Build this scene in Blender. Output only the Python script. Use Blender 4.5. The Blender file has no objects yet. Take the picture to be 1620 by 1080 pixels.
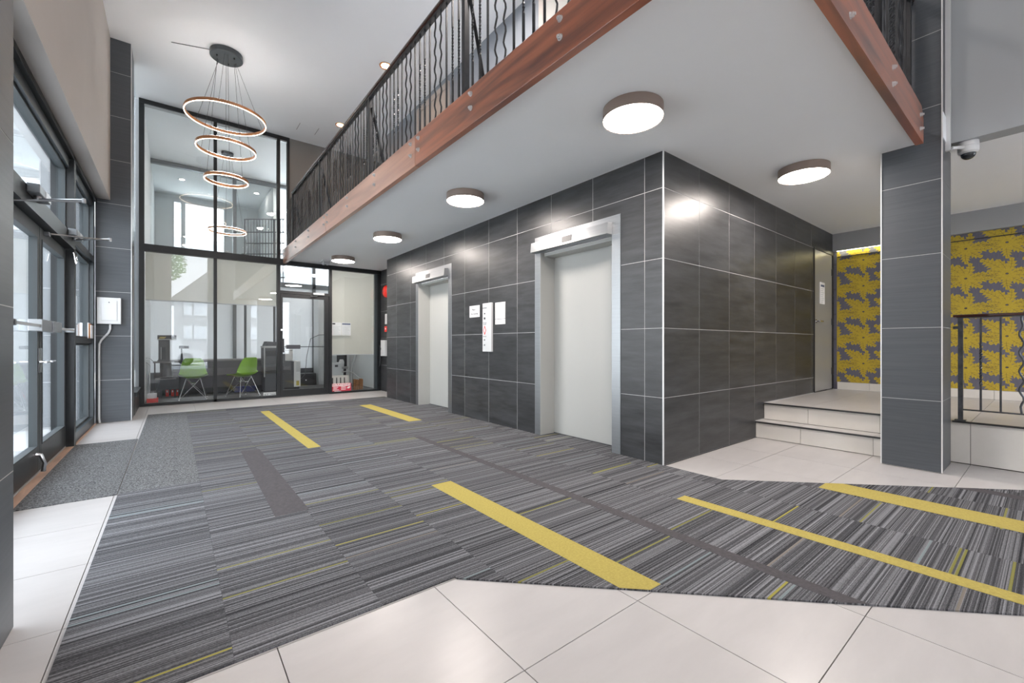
import bpy, bmesh, math, random
from mathutils import Vector, Matrix, geometry
random.seed(7)
sc = bpy.context.scene
COL = sc.collection
R = math.radians

# ------------------------------------------------------------------ camera
cam_d = bpy.data.cameras.new('camera')
cam = bpy.data.objects.new('camera', cam_d); COL.objects.link(cam)
YAW = math.atan(536/678)                       # optical axis turned from +Y towards +X
cam.location = (0, 0, 1.05)
cam.rotation_euler = (R(90), 0, -YAW)
cam_d.sensor_width = 36; cam_d.lens = 678/1620*36
cam_d.shift_y = 5/1620
cam_d.clip_start = .05; cam_d.clip_end = 200
sc.camera = cam
# ------------------------------------------------------------------ world, sun, exposure
w = bpy.data.worlds.new('sky'); sc.world = w; w.use_nodes = True
nt = w.node_tree; bg = nt.nodes['Background']
tc = nt.nodes.new('ShaderNodeTexCoord'); sp = nt.nodes.new('ShaderNodeSeparateXYZ')
cr = nt.nodes.new('ShaderNodeValToRGB')
nt.links.new(tc.outputs['Generated'], sp.inputs[0]); nt.links.new(sp.outputs['Z'], cr.inputs[0])
cr.color_ramp.elements[0].position = 0; cr.color_ramp.elements[0].color = (.93, .95, 1, 1)
cr.color_ramp.elements[1].position = 1; cr.color_ramp.elements[1].color = (.80, .88, 1, 1)
nt.links.new(cr.outputs[0], bg.inputs[0]); bg.inputs[1].default_value = 3.8
sun_d = bpy.data.lights.new('sun', 'SUN'); sun_d.energy = 9.0; sun_d.angle = R(12); sun_d.color = (1, .96, .9)
sun = bpy.data.objects.new('sun', sun_d); COL.objects.link(sun); sun.rotation_euler = (R(40), 0, R(142))
sc.view_settings.view_transform = 'Standard'; sc.view_settings.look = 'None'
sc.view_settings.gamma = 1; sc.view_settings.use_curve_mapping = False
sc.view_settings.exposure = 1.0
LED = 48.0            # radiance of the LED diffusers
sc.cycles.max_bounces = 14; sc.cycles.diffuse_bounces = 6; sc.cycles.glossy_bounces = 5
sc.cycles.transparent_max_bounces = 24; sc.cycles.sample_clamp_indirect = 6
sc.cycles.caustics_reflective = False; sc.cycles.caustics_refractive = False

# ------------------------------------------------------------------ materials
M = {}
def new_mat(name):
    m = bpy.data.materials.new(name); m.use_nodes = True; M[name] = m
    return m, m.node_tree, m.node_tree.nodes['Principled BSDF']
def mat(name, col, rough=.5, metal=0, spec=.5, noise=0, nscale=(8, 8, 8), bump=0, emit=None, strength=0, coat=0, objvar=0):
    m, t, b = new_mat(name)
    b.inputs['Base Color'].default_value = (*col, 1); b.inputs['Roughness'].default_value = rough
    b.inputs['Metallic'].default_value = metal; b.inputs['Specular IOR Level'].default_value = spec
    if coat: b.inputs['Coat Weight'].default_value = coat; b.inputs['Coat Roughness'].default_value = .08
    if emit:
        b.inputs['Emission Color'].default_value = (*emit, 1); b.inputs['Emission Strength'].default_value = strength
    if noise or bump or objvar:
        tc = t.nodes.new('ShaderNodeTexCoord'); mp = t.nodes.new('ShaderNodeMapping'); oi = t.nodes.new('ShaderNodeObjectInfo')
        mp.inputs['Scale'].default_value = nscale
        ml = t.nodes.new('ShaderNodeMath'); ml.operation = 'MULTIPLY'; ml.inputs[1].default_value = 37
        t.links.new(oi.outputs['Random'], ml.inputs[0])
        t.links.new(tc.outputs['Object'], mp.inputs[0]); t.links.new(ml.outputs[0], mp.inputs['Location'])
        n = t.nodes.new('ShaderNodeTexNoise'); n.inputs['Scale'].default_value = 1; n.inputs['Detail'].default_value = 7
        n.inputs['Roughness'].default_value = .62
        t.links.new(mp.outputs[0], n.inputs['Vector'])
        r = t.nodes.new('ShaderNodeValToRGB')
        r.color_ramp.elements[0].position = .3; r.color_ramp.elements[1].position = .7
        lo = [max(0, c*(1-noise)) for c in col]; hi = [min(1, c*(1+noise)) for c in col]
        r.color_ramp.elements[0].color = (*lo, 1); r.color_ramp.elements[1].color = (*hi, 1)
        t.links.new(n.outputs[0], r.inputs[0])
        out = r.outputs[0]
        if objvar:
            hs = t.nodes.new('ShaderNodeHueSaturation')
            ma = t.nodes.new('ShaderNodeMapRange'); ma.inputs['To Min'].default_value = 1-objvar; ma.inputs['To Max'].default_value = 1+objvar
            t.links.new(oi.outputs['Random'], ma.inputs['Value']); t.links.new(ma.outputs[0], hs.inputs['Value'])
            t.links.new(out, hs.inputs['Color']); out = hs.outputs[0]
        t.links.new(out, b.inputs['Base Color'])
        if bump:
            bp = t.nodes.new('ShaderNodeBump'); bp.inputs['Strength'].default_value = bump; bp.inputs['Distance'].default_value = .01
            t.links.new(n.outputs[0], bp.inputs['Height']); t.links.new(bp.outputs[0], b.inputs['Normal'])
    return m
mat('paint_white', (.90, .925, .95), .6, noise=.015, nscale=(.6, .6, .6))
mat('paint_upper', (.85, .875, .905), .6, noise=.02, nscale=(.5, .5, .5))
mat('paint_wall_white', (.70, .72, .73), .6, noise=.02, nscale=(.7, .7, .7))
mat('paint_lightgray', (.36, .38, .395), .6, noise=.02, nscale=(.7, .7, .7))
mat('paint_beige', (.47, .43, .40), .6, noise=.05, nscale=(.7, .7, .7))
mat('paint_gray', (.21, .20, .19), .65, noise=.04, nscale=(1, 1, 1))
mat('paint_slate', (.26, .29, .33), .6, noise=.04, nscale=(1, 1, 1))
mat('paint_midgray', (.33, .34, .35), .6, noise=.03, nscale=(1, 1, 1))
mat('tile_slate', (.036, .0375, .040), .36, spec=.5, noise=.5, nscale=(2, 2, 14), bump=.06, objvar=.12)
mat('tile_column', (.075, .083, .094), .38, spec=.45, noise=.13, nscale=(2, 2, 70), bump=.03, objvar=.05)
mat('grout_light', (.55, .55, .55), .8, noise=.1)
mat('tile_floor', (.50, .483, .478), .30, spec=.45, noise=.05, nscale=(2.5, 9, 6), objvar=.025)
mat('tile_riser', (.72, .70, .66), .3, spec=.4, noise=.04, nscale=(3, 3, 3))
mat('grout_dark', (.14, .13, .125), .8, noise=.1)
mat('trim_silver', (.80, .81, .82), .3, metal=.4)
mat('steel', (.30, .31, .32), .36, metal=.9, noise=.06, nscale=(2, 2, 60), bump=.02)
mat('bolt_zinc', (.62, .63, .64), .4, metal=.35)
mat('chrome', (.8, .8, .82), .15, metal=1)
mat('frame_black', (.011, .013, .015), .4, noise=.2, nscale=(5, 5, 5))
mat('frame_teal', (.045, .055, .062), .35, noise=.12, nscale=(5, 5, 5))
mat('frame_leaf', (.06, .068, .072), .5, spec=.2)
mat('frame_gray', (.17, .18, .19), .35, metal=.4)
mat('alu', (.55, .57, .58), .35, metal=.6)
mat('iron', (.02, .022, .026), .35, metal=.3, spec=.6, noise=.3, nscale=(20, 20, 20))
mat('iron_worn', (.10, .11, .125), .3, metal=.6, noise=.35, nscale=(20, 20, 20))
mat('wood_rail', (.045, .012, .008), .25, noise=.3, nscale=(4, 4, 4), coat=.5)
mat('door_white', (.43, .435, .418), .38, noise=.012, nscale=(1, 1, 1))
mat('door_gray', (.36, .36, .355), .33, metal=.3, noise=.03, nscale=(1, 1, 1))
mat('fix_ring', (.30, .235, .205), .4, metal=.5)
mat('plastic_black', (.02, .021, .024), .4)
mat('plastic_dark', (.055, .058, .068), .5)
mat('plastic_white', (.62, .63, .64), .35)
mat('plastic_gray', (.42, .43, .44), .45)
mat('paper', (.82, .81, .82), .7)
mat('paper_gray', (.55, .56, .58), .7)
mat('ink', (.05, .05, .055), .7)
mat('ink_blue', (.10, .13, .22), .6)
mat('red', (.72, .03, .02), .35)
mat('sign_red', (.55, .035, .07), .5)
mat('sign_white', (.82, .74, .74), .5)
mat('green_plastic', (.20, .42, .012), .35)
mat('blue_plastic', (.03, .04, .20), .4)
mat('desk_dark', (.052, .047, .056), .45, noise=.1)
mat('desk_top', (.18, .17, .18), .4)
mat('wood_brown', (.28, .13, .055), .5, noise=.35, nscale=(6, 6, 30))
mat('threshold_wood', (.50, .33, .24), .4, noise=.25, nscale=(20, 3, 3))
mat('copper_ring', (.50, .24, .12), .35, metal=.4)
mat('carpet_gray', (.088, .083, .088), .95, spec=.1, noise=.15, nscale=(60, 60, 60), bump=.3)
mat('carpet_yellow', (.42, .345, .10), .95, spec=.1, noise=.14, nscale=(90, 90, 90), bump=.4)
mat('carpet_office', (.10, .105, .11), .95, spec=.1, noise=.25, nscale=(40, 40, 40))
mat('paving', (.55, .56, .57), .8, noise=.08, nscale=(.8, .8, .8))
mat('brick_gray', (.30, .30, .31), .8, noise=.12, nscale=(3, 3, 9))
mat('roof', (.24, .24, .25), .8, noise=.15, nscale=(4, 4, 12))
mat('render_pale', (.36, .375, .39), .8, noise=.05)
mat('bark', (.12, .09, .07), .9, noise=.3)
mat('leaf', (.10, .24, .06), .7, noise=.4, nscale=(3, 3, 3))
mat('car_white', (.55, .56, .57), .2, coat=.6)
mat('glass_dark', (.03, .035, .04), .08)
mat('window_pale', (.55, .58, .62), .1)  # even pale pane colour
mat('vein', (.05, .045, .05), .8)
mat('wallpaper', (.125, .125, .165), .75, noise=.1, nscale=(120, 120, 8))
mat('wallpaper_gold', (.50, .375, .04), .6, spec=.3, noise=.10, nscale=(60, 60, 60))
mat('led', (1, 1, 1), .5, emit=(1, .90, .83), strength=LED)
mat('led_ring', (1, 1, 1), .5, emit=(1, .80, .60), strength=9)
mat('led_up_fill', (1, 1, 1), .5, emit=(1, .95, .90), strength=28)  # glow of the upward strips added to the hoops
mat('led_warm', (1, .8, .6), .5, emit=(1, .55, .25), strength=70)
mat('led_cove', (1, 1, .9), .5, emit=(1, .93, .62), strength=9)
# stained timber of the fascia beams: grain along the beam
def wood_beam(name, scale, dark=(.095, .026, .013), light=(.38, .11, .045)):
    m, t, b = new_mat(name)
    tc = t.nodes.new('ShaderNodeTexCoord'); mp = t.nodes.new('ShaderNodeMapping'); mp.inputs['Scale'].default_value = scale
    n = t.nodes.new('ShaderNodeTexNoise'); n.inputs['Scale'].default_value = 1; n.inputs['Detail'].default_value = 8; n.inputs['Distortion'].default_value = .6
    r = t.nodes.new('ShaderNodeValToRGB')
    r.color_ramp.elements[0].position = .32; r.color_ramp.elements[0].color = (*dark, 1)
    r.color_ramp.elements[1].position = .62; r.color_ramp.elements[1].color = (*light, 1)
    t.links.new(tc.outputs['Object'], mp.inputs[0]); t.links.new(mp.outputs[0], n.inputs['Vector'])
    t.links.new(n.outputs[0], r.inputs[0]); t.links.new(r.outputs[0], b.inputs['Base Color'])
    b.inputs['Roughness'].default_value = .4; b.inputs['Specular IOR Level'].default_value = .7; b.inputs['Coat Weight'].default_value = 1.0; b.inputs['Coat Roughness'].default_value = .32
wood_beam('beam_along_y', (8, 1.1, 14)); wood_beam('beam_copper', (8, .8, 10), (.26, .10, .055), (.50, .24, .155)); wood_beam('beam_along_x', (1.1, 8, 14))  # copper: paler timber, with some grazing sheen put into its colour
# thin window glass: clear with a Fresnel reflection
def glass(name, tint, refl, ior=1.5):
    m = bpy.data.materials.new(name); m.use_nodes = True; M[name] = m
    t = m.node_tree; t.nodes.clear()
    o = t.nodes.new('ShaderNodeOutputMaterial'); mx = t.nodes.new('ShaderNodeMixShader')
    tr = t.nodes.new('ShaderNodeBsdfTransparent'); tr.inputs[0].default_value = (*tint, 1)
    gl = t.nodes.new('ShaderNodeBsdfGlossy'); gl.inputs['Roughness'].default_value = 0; gl.inputs[0].default_value = (.95, .98, 1, 1)
    ge = t.nodes.new('ShaderNodeNewGeometry'); dt = t.nodes.new('ShaderNodeVectorMath'); dt.operation = 'DOT_PRODUCT'
    t.links.new(ge.outputs['Normal'], dt.inputs[0]); t.links.new(ge.outputs['Incoming'], dt.inputs[1])
    def mm(op, a, b2):
        n = t.nodes.new('ShaderNodeMath'); n.operation = op; n.use_clamp = True
        for q, v in ((0, a), (1, b2)):
            if v is None: continue
            if isinstance(v, (int, float)): n.inputs[q].default_value = v
            else: t.links.new(v, n.inputs[q])
        return n.outputs[0]
    ab = mm('ABSOLUTE', dt.outputs['Value'], None); p5 = mm('POWER', mm('SUBTRACT', 1.0, ab), 5.0)
    fz = mm('MULTIPLY', mm('ADD', mm('MULTIPLY', p5, .96), .04), refl)
    t.links.new(fz, mx.inputs[0])
    t.links.new(tr.outputs[0], mx.inputs[1]); t.links.new(gl.outputs[0], mx.inputs[2]); t.links.new(mx.outputs[0], o.inputs[0])
glass('glass', (.97, .985, .98), 1.0)
glass('glass_office', (.97, .985, .985), 1.2)
# woven roller shade: lets a little light through
for nm, c_, mixf in (('blind_fabric', (.62, .64, .65), .14),):
    m, t, b = new_mat(nm); b.inputs['Base Color'].default_value = (*c_, 1); b.inputs['Roughness'].default_value = .9
    o = t.nodes['Material Output']; mx = t.nodes.new('ShaderNodeMixShader'); mx.inputs[0].default_value = mixf
    tl = t.nodes.new('ShaderNodeBsdfTranslucent'); tl.inputs[0].default_value = (*c_, 1)
    t.links.new(b.outputs[0], mx.inputs[1]); t.links.new(tl.outputs[0], mx.inputs[2]); t.links.new(mx.outputs[0], o.inputs[0])
m, t, b = new_mat('shade_fabric')
b.inputs['Base Color'].default_value = (.70, .675, .605, 1); b.inputs['Roughness'].default_value = .9
o = t.nodes['Material Output']; mx = t.nodes.new('ShaderNodeMixShader'); mx.inputs[0].default_value = .5
tl = t.nodes.new('ShaderNodeBsdfTranslucent'); tl.inputs[0].default_value = (.70, .675, .605, 1)
t.links.new(b.outputs[0], mx.inputs[1]); t.links.new(tl.outputs[0], mx.inputs[2]); t.links.new(mx.outputs[0], o.inputs[0])
# striped carpet tile: yarn lines along X, each tile its own shift
def carpet_mat(name, mat_zone=False):
    m, t, b = new_mat(name)
    N = t.nodes.new; L = t.links.new
    tc = N('ShaderNodeTexCoord'); sp = N('ShaderNodeSeparateXYZ'); L(tc.outputs['Object'], sp.inputs[0])
    oi = N('ShaderNodeObjectInfo')
    def mth(op, a, bb=None):
        n = N('ShaderNodeMath'); n.operation = op
        for i, v in enumerate((a, bb)):
            if v is None: continue
            if isinstance(v, (int, float)): n.inputs[i].default_value = v
            else: L(v, n.inputs[i])
        return n.outputs[0]
    def comb(x, y, z):
        n = N('ShaderNodeCombineXYZ')
        for i, v in enumerate((x, y, z)):
            if isinstance(v, (int, float)): n.inputs[i].default_value = v
            else: L(v, n.inputs[i])
        return n.outputs[0]
    rnd = mth('MULTIPLY', oi.outputs['Random'], 91.0)
    fine = N('ShaderNodeTexNoise'); fine.inputs['Scale'].default_value = 1; fine.inputs['Detail'].default_value = 3
    L(comb(mth('MULTIPLY', sp.outputs['X'], 150), mth('MULTIPLY', sp.outputs['Y'], 330), rnd), fine.inputs['Vector'])
    if mat_zone:
        sp2 = N('ShaderNodeTexNoise'); sp2.inputs['Scale'].default_value = 105; sp2.inputs['Detail'].default_value = 4; fine = sp2
        L(tc.outputs['Object'], sp2.inputs['Vector'])
        r = N('ShaderNodeValToRGB'); r.color_ramp.elements[0].position = .36; r.color_ramp.elements[1].position = .66
        r.color_ramp.elements[0].color = (.04, .041, .043, 1); r.color_ramp.elements[1].color = (.22, .225, .23, 1)
        L(fine.outputs[0], r.inputs[0]); col = r.outputs[0]
    else:
        def lines(freq, seed):
            wn = N('ShaderNodeTexWhiteNoise'); wn.noise_dimensions = '2D'
            L(comb(mth('FLOOR', mth('MULTIPLY', sp.outputs['Y'], freq)), mth('ADD', rnd, seed), 0), wn.inputs['Vector'])
            return wn
        a = lines(260, 0.0); c = lines(120, 5.0); band = lines(34, 17.0)
        mix = mth('ADD', mth('ADD', mth('MULTIPLY', a.outputs['Value'], .34), mth('MULTIPLY', c.outputs['Value'], .22)),
                  mth('ADD', mth('MULTIPLY', band.outputs['Value'], .08), mth('MULTIPLY', fine.outputs[0], .5)))
        r = N('ShaderNodeValToRGB')
        e = r.color_ramp.elements; e[0].position = .28; e[0].color = (.014, .015, .018, 1); e[1].position = .90; e[1].color = (.29, .295, .315, 1)
        x = e.new(.56); x.color = (.088, .089, .096, 1)
        L(mix, r.inputs[0])
        acc = lines(100, 31.0); gt = mth('GREATER_THAN', acc.outputs['Value'], .980)
        hue = lines(100, 47.0)
        ar = N('ShaderNodeValToRGB'); ar.color_ramp.interpolation = 'CONSTANT'
        q = ar.color_ramp.elements; q[0].position = 0; q[0].color = (.24, .23, .05, 1); q[1].position = .48; q[1].color = (.22, .27, .28, 1)
        z = q.new(.72); z.color = (.23, .20, .17, 1); z = q.new(.86); z.color = (.36, .32, .045, 1)
        L(hue.outputs['Value'], ar.inputs[0])
        mc = N('ShaderNodeMixRGB'); L(mth('MULTIPLY', gt, .8), mc.inputs[0]); L(r.outputs[0], mc.inputs[1]); L(ar.outputs[0], mc.inputs[2])
        col = mc.outputs[0]
    L(col, b.inputs['Base Color']); b.inputs['Roughness'].default_value = .95; b.inputs['Specular IOR Level'].default_value = .15
    bp = N('ShaderNodeBump'); bp.inputs['Strength'].default_value = .5; bp.inputs['Distance'].default_value = .004
    L(fine.outputs[0], bp.inputs['Height']); L(bp.outputs[0], b.inputs['Normal'])
carpet_mat('carpet_stripe'); carpet_mat('carpet_mat', True)

# ------------------------------------------------------------------ mesh helpers (world coordinates)
WL = {}                                        # world location of every object made
def box(bm, x0, x1, y0, y1, z0, z1, bev=0):
    v = [bm.verts.new(p) for p in ((x0, y0, z0), (x1, y0, z0), (x1, y1, z0), (x0, y1, z0), (x0, y0, z1), (x1, y0, z1), (x1, y1, z1), (x0, y1, z1))]
    fs = [bm.faces.new([v[i] for i in q]) for q in ((0, 3, 2, 1), (4, 5, 6, 7), (0, 1, 5, 4), (1, 2, 6, 5), (2, 3, 7, 6), (3, 0, 4, 7))]
    if bev:
        es = list({e for f in fs for e in f.edges})
        bmesh.ops.bevel(bm, geom=es, offset=bev, segments=2, profile=.5, affect='EDGES')
def frame_of(d):
    d = d.normalized(); u = Vector((0, 0, 1)) if abs(d.z) < .9 else Vector((1, 0, 0))
    a = d.cross(u).normalized(); return a, a.cross(d).normalized()
def tube(bm, pts, r, n=8, cap=True, closed=False, flat=1.0):
    P = [Vector(p) for p in pts]; rings = []; k = len(P); prev = None
    for i, p in enumerate(P):
        if closed: d = P[(i+1) % k]-P[i-1]
        else: d = P[min(i+1, k-1)]-P[max(i-1, 0)]
        if prev is None: a, bb = frame_of(d)
        else:
            a = prev-d.normalized()*prev.dot(d.normalized())
            a = a.normalized() if a.length > 1e-6 else frame_of(d)[0]
            bb = a.cross(d.normalized()).normalized()
        prev = a
        rr = r[i] if isinstance(r, (list, tuple)) else r
        rings.append([bm.verts.new(p+a*math.cos(2*math.pi*j/n)*rr+bb*math.sin(2*math.pi*j/n)*rr*flat) for j in range(n)])
    m = k if closed else k-1
    for i in range(m):
        A, B = rings[i], rings[(i+1) % k]
        for j in range(n): bm.faces.new((A[j], A[(j+1) % n], B[(j+1) % n], B[j]))
    if cap and not closed: bm.faces.new(rings[0][::-1]); bm.faces.new(rings[-1])
def cyl(bm, p0, p1, r, n=20): tube(bm, [p0, p1], r, n)
def lathe(bm, cx, cy, prof, n=40):             # profile (radius, z), vertical axis
    rings = []
    for rr, z in prof:
        rings.append([bm.verts.new((cx+rr*math.cos(2*math.pi*j/n), cy+rr*math.sin(2*math.pi*j/n), z)) for j in range(n)] if rr > 1e-5 else [bm.verts.new((cx, cy, z))])
    for A, B in zip(rings, rings[1:]):
        for j in range(n):
            k = (j+1) % n
            if len(A) == 1 and len(B) > 1: bm.faces.new((A[0], B[k], B[j]))
            elif len(B) == 1 and len(A) > 1: bm.faces.new((A[j], A[k], B[0]))
            elif len(A) > 1: bm.faces.new((A[j], A[k], B[k], B[j]))
def prism(bm, poly, axis, a, b2):              # poly in the two other axes, extruded along axis
    def p3(u, v, t): return {'x': (t, u, v), 'y': (u, t, v), 'z': (u, v, t)}[axis]
    A = [bm.verts.new(p3(u, v, a)) for u, v in poly]; B = [bm.verts.new(p3(u, v, b2)) for u, v in poly]
    n = len(poly); bm.faces.new(A[::-1]); bm.faces.new(B)
    for i in range(n): bm.faces.new((A[i], A[(i+1) % n], B[(i+1) % n], B[i]))
def NB(): return bmesh.new()
def obj(name, bm, m, parent=None, smooth=False, **props):
    bmesh.ops.recalc_face_normals(bm, faces=bm.faces[:])
    me = bpy.data.meshes.new(name)
    xs = [v.co for v in bm.verts]
    lo = Vector((min(c.x for c in xs), min(c.y for c in xs), min(c.z for c in xs))); hi = Vector((max(c.x for c in xs), max(c.y for c in xs), max(c.z for c in xs)))
    org = Vector(((lo.x+hi.x)/2, (lo.y+hi.y)/2, lo.z))
    bmesh.ops.translate(bm, verts=bm.verts[:], vec=-org)
    bm.to_mesh(me); bm.free(); me.materials.append(M[m])
    if smooth:
        me.polygons.foreach_set('use_smooth', [True]*len(me.polygons))
        try: me.set_sharp_from_angle(angle=R(35))
        except Exception: pass
    return place(name, me, org, parent, **props)
def place(name, me, org, parent=None, **props):
    o = bpy.data.objects.new(name, me); COL.objects.link(o)
    if parent: o.parent = parent; o.location = Vector(org)-WL[parent]
    else: o.location = org
    WL[o] = Vector(org)
    for k, v in props.items(): o[k] = v
    return o
def thing(name, label, cat, loc, group=None):
    o = bpy.data.objects.new(name, None); COL.objects.link(o); o.location = loc; WL[o] = Vector(loc)
    o.empty_display_size = .1
    o['label'] = label; o['category'] = cat
    if group: o['group'] = group
    return o
def tag(o, label, cat, group=None):
    o['label'] = label; o['category'] = cat
    if group: o['group'] = group
    return o
def boxobj(name, m, parent, *a, bev=0, **props):
    bm = NB(); box(bm, *a, bev=bev); return obj(name, bm, m, parent, **props)
def struct(name, m, *a): return boxobj(name, m, None, *a, kind='structure')
def copy_tree(o, parent=None):
    c = o.copy(); COL.objects.link(c)
    if parent: c.parent = parent
    for ch in [q for q in bpy.data.objects if q.parent == o]: copy_tree(ch, c)
    return c
def text(parent, name, s, size, m, origin, right, up, depth=.0012, sx=1.0):
    cu = bpy.data.curves.new(name, 'FONT'); cu.body = s; cu.size = size; cu.extrude = depth/2; cu.resolution_u = 3
    cu.align_x = 'CENTER'; cu.align_y = 'CENTER'
    to = bpy.data.objects.new(name, cu); COL.objects.link(to)
    dg = bpy.context.evaluated_depsgraph_get(); me = bpy.data.meshes.new_from_object(to.evaluated_get(dg))
    bpy.data.objects.remove(to)
    rt, u = Vector(right), Vector(up); nn = rt.cross(u)
    Mx = Matrix((rt*sx, u, nn)).transposed().to_4x4(); me.transform(Mx)
    me.materials.clear(); me.materials.append(M[m])
    return place(name, me, origin, parent)
# rectangles minus rectangles
def minus(rects, h):
    out = []
    for (a0, a1, b0, b1) in rects:
        c0, c1, d0, d1 = h
        if c0 >= a1 or c1 <= a0 or d0 >= b1 or d1 <= b0: out.append((a0, a1, b0, b1)); continue
        if c0 > a0: out.append((a0, c0, b0, b1))
        if c1 < a1: out.append((c1, a1, b0, b1))
        m0, m1 = max(a0, c0), min(a1, c1)
        if d0 > b0: out.append((m0, m1, b0, d0))
        if d1 < b1: out.append((m0, m1, d1, b1))
    return [q for q in out if q[1]-q[0] > .006 and q[3]-q[2] > .006]
TC = {}
def slab(bm, axis, t0, t1, r):
    a0, a1, b0, b1 = r
    if axis == 'x': box(bm, t0, t1, a0, a1, b0, b1)
    elif axis == 'y': box(bm, a0, a1, t0, t1, b0, b1)
    else: box(bm, a0, a1, b0, b1, t0, t1)
def tiles(parent, axis, t0, t1, us, vs, holes, m, name='tile', gap=.0022):
    for i in range(len(us)-1):
        for j in range(len(vs)-1):
            rs = [(us[i]+gap, us[i+1]-gap, vs[j]+gap, vs[j+1]-gap)]
            for h in holes: rs = minus(rs, h)
            if not rs: continue
            if len(rs) == 1:
                a0, a1, b0, b1 = rs[0]
                key = (axis, round(a1-a0, 4), round(b1-b0, 4), round(t1-t0, 4), m)
                org = {'x': ((t0+t1)/2, (a0+a1)/2, b0), 'y': ((a0+a1)/2, (t0+t1)/2, b0), 'z': ((a0+a1)/2, (b0+b1)/2, t0)}[axis]
                if key in TC: place(name, TC[key], org, parent)
                else:
                    bm = NB(); slab(bm, axis, t0, t1, rs[0]); o = obj(name, bm, m, parent); TC[key] = o.data
            else:
                bm = NB()
                for r in rs: slab(bm, axis, t0, t1, r)
                obj(name, bm, m, parent)

# ================================================================== SETTING
CE, SO, MZ = 5.22, 2.74, 2.95                   # upper ceiling, soffit under the mezzanine, mezzanine floor
GY = 9.62                                       # glass wall of the office
# floor slab and floor tiles
floor = struct('floor', 'grout_dark', -.92, 8.1, -4.1, GY, -.16, -.014)
boxobj('screed', 'tile_floor', floor, -.92, 8.1, -4.1, -1.45, -.0139, -.004)
xs = [-.92]+[.284+.608*k for k in range(-1, 9)]+[5.49]; ys = [.455+.608*k for k in range(-3, 16)]
ys = [y for y in ys if y < GY-.05]+[GY]
carpet_core = [(-.28, .98, 1.72, 8.36), (.98, 3.34, 1.72, 8.36)]
bmskip = 0
for i in range(len(xs)-1):
    for j in range(len(ys)-1):
        c = (xs[i], xs[i+1], ys[j], ys[j+1])
        if c[0] > -.29 and c[1] < 3.34 and c[2] > 1.70 and c[3] < 8.38: continue      # wholly under the carpet
        if c[0] > 2.7 and c[1] < 3.95 and c[2] > .1 and c[3] < 1.0: continue
        rs = minus([(c[0]+.0018, c[1]-.0018, c[2]+.0018, c[3]-.0018)], (3.36, 8.2, 2.10, 8.24))
        rs2 = []
        for r in rs: rs2 += minus([r], (-1, -.80, 4.0, 8.0))
        for r in rs2:
            key = ('fl', round(r[1]-r[0], 3), round(r[3]-r[2], 3))
            org = ((r[0]+r[1])/2, (r[2]+r[3])/2, -.014)
            if key in TC: place('floor_tile', TC[key], org, floor)
            else:
                bm = NB(); box(bm, r[0], r[1], r[2], r[3], -.014, -.004, bev=0); o = obj('floor_tile', bm, 'tile_floor', floor); TC[key] = o.data
struct('ceiling', 'paint_upper', -.95, 8.1, -4.1, GY, CE, CE+.2)
# soffit slab under the mezzanine (and its floor)
bm = NB(); box(bm, 1.775, 8.02, .715, GY, SO, MZ); box(bm, 4.925, 8.02, .56, .715, SO, MZ); box(bm, 5.30, 8.0, -4.1, .56, SO, MZ)
obj('ceiling', bm, 'paint_white', None, kind='structure')
# wall of the elevator core, facing the lobby
E1, E2 = (5.713, 6.946), (2.557, 3.790)
core = thing('tiled_elevator_core', 'large block clad in dark slate tiles housing the two elevators', 'wall', (3.36, 5.0, 0))
core['kind'] = 'structure'
bm = NB()
for r in minus(minus([(2.109, 8.250, 0, SO)], (*E1, -1, 2.30)), (*E2, -1, 2.30)): slab(bm, 'x', 3.3446, 3.42, r)
obj('backing', bm, 'grout_light', core)
bm = NB()
for r in minus([(3.345, 8.0, 0, SO)], (7.121, 7.93, .3, 2.42)): slab(bm, 'y', 2.1086, 2.18, r)
obj('backing', bm, 'grout_light', core)
boxobj('backing', 'grout_light', core, 3.346, 3.74, 8.18, 8.249, 0, SO)
zs = [0, .585, 1.195, 1.805, 2.42, SO]
ysE = [2.1085, 2.296]+[2.296+.61*k for k in range(1, 10)]+[8.252]
tiles(core, 'x', 3.3435, 3.350, ysE, zs, [(*E1, -1, 2.30), (*E2, -1, 2.30)], 'tile_slate')
xsE = [3.352]+[3.343+.61*k for k in range(1, 8)]+[8.0]
tiles(core, 'y', 2.1075, 2.114, xsE, zs, [(7.105, 7.945, .3, 2.435), (5.2, 5.44, -1, .19), (5.43, 8.1, -1, .376)], 'tile_slate')
tiles(core, 'y', 8.2455, 8.252, [3.35, 3.74], zs, [], 'tile_slate')
boxobj('corner_trim', 'trim_silver', core, 3.338, 3.350, 2.102, 2.114, 0, SO, bev=.002)
# upper part of the core behind the mezzanine railing
struct('wall_core_upper', 'paint_slate', 3.34, 3.5, 1.6, 8.25, MZ, CE)
# return wall between elevator core and office glass
rw = thing('tiled_return_wall', 'narrow dark tiled wall beside the right end of the office glass', 'wall', (3.8, 8.9, 0)); rw['kind'] = 'structure'
boxobj('backing', 'grout_light', rw, 3.742, 3.9, 8.25, GY+.05, 0, SO)
tiles(rw, 'x', 3.7395, 3.746, [8.25, 8.62, 9.23, GY-.03], zs, [], 'tile_slate')
struct('wall_right_mezzanine', 'paint_slate', 8.0, 8.1, .566, GY+.1, MZ, CE)
struct('wall_core_light_block', 'paint_gray', 3.62, 8.1, 2.19, 2.3, 0, SO-.001)  # added unseen fill, keeps sky light from leaking past the grey door
struct('wall_back_mezzanine', 'paint_gray', 3.74, 8.1, GY-.03, GY+.1, MZ, CE)
struct('wall_mezzanine_side', 'paint_slate', 5.30, 8.1, .45, .566, MZ, CE)
struct('wall_back_upper', 'paint_gray', 1.813, 3.74, GY-.03, GY+.10, MZ, CE)
struct('wall_right', 'wallpaper', 8.0, 8.1, -4.1, 2.2, 0, SO)
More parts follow.
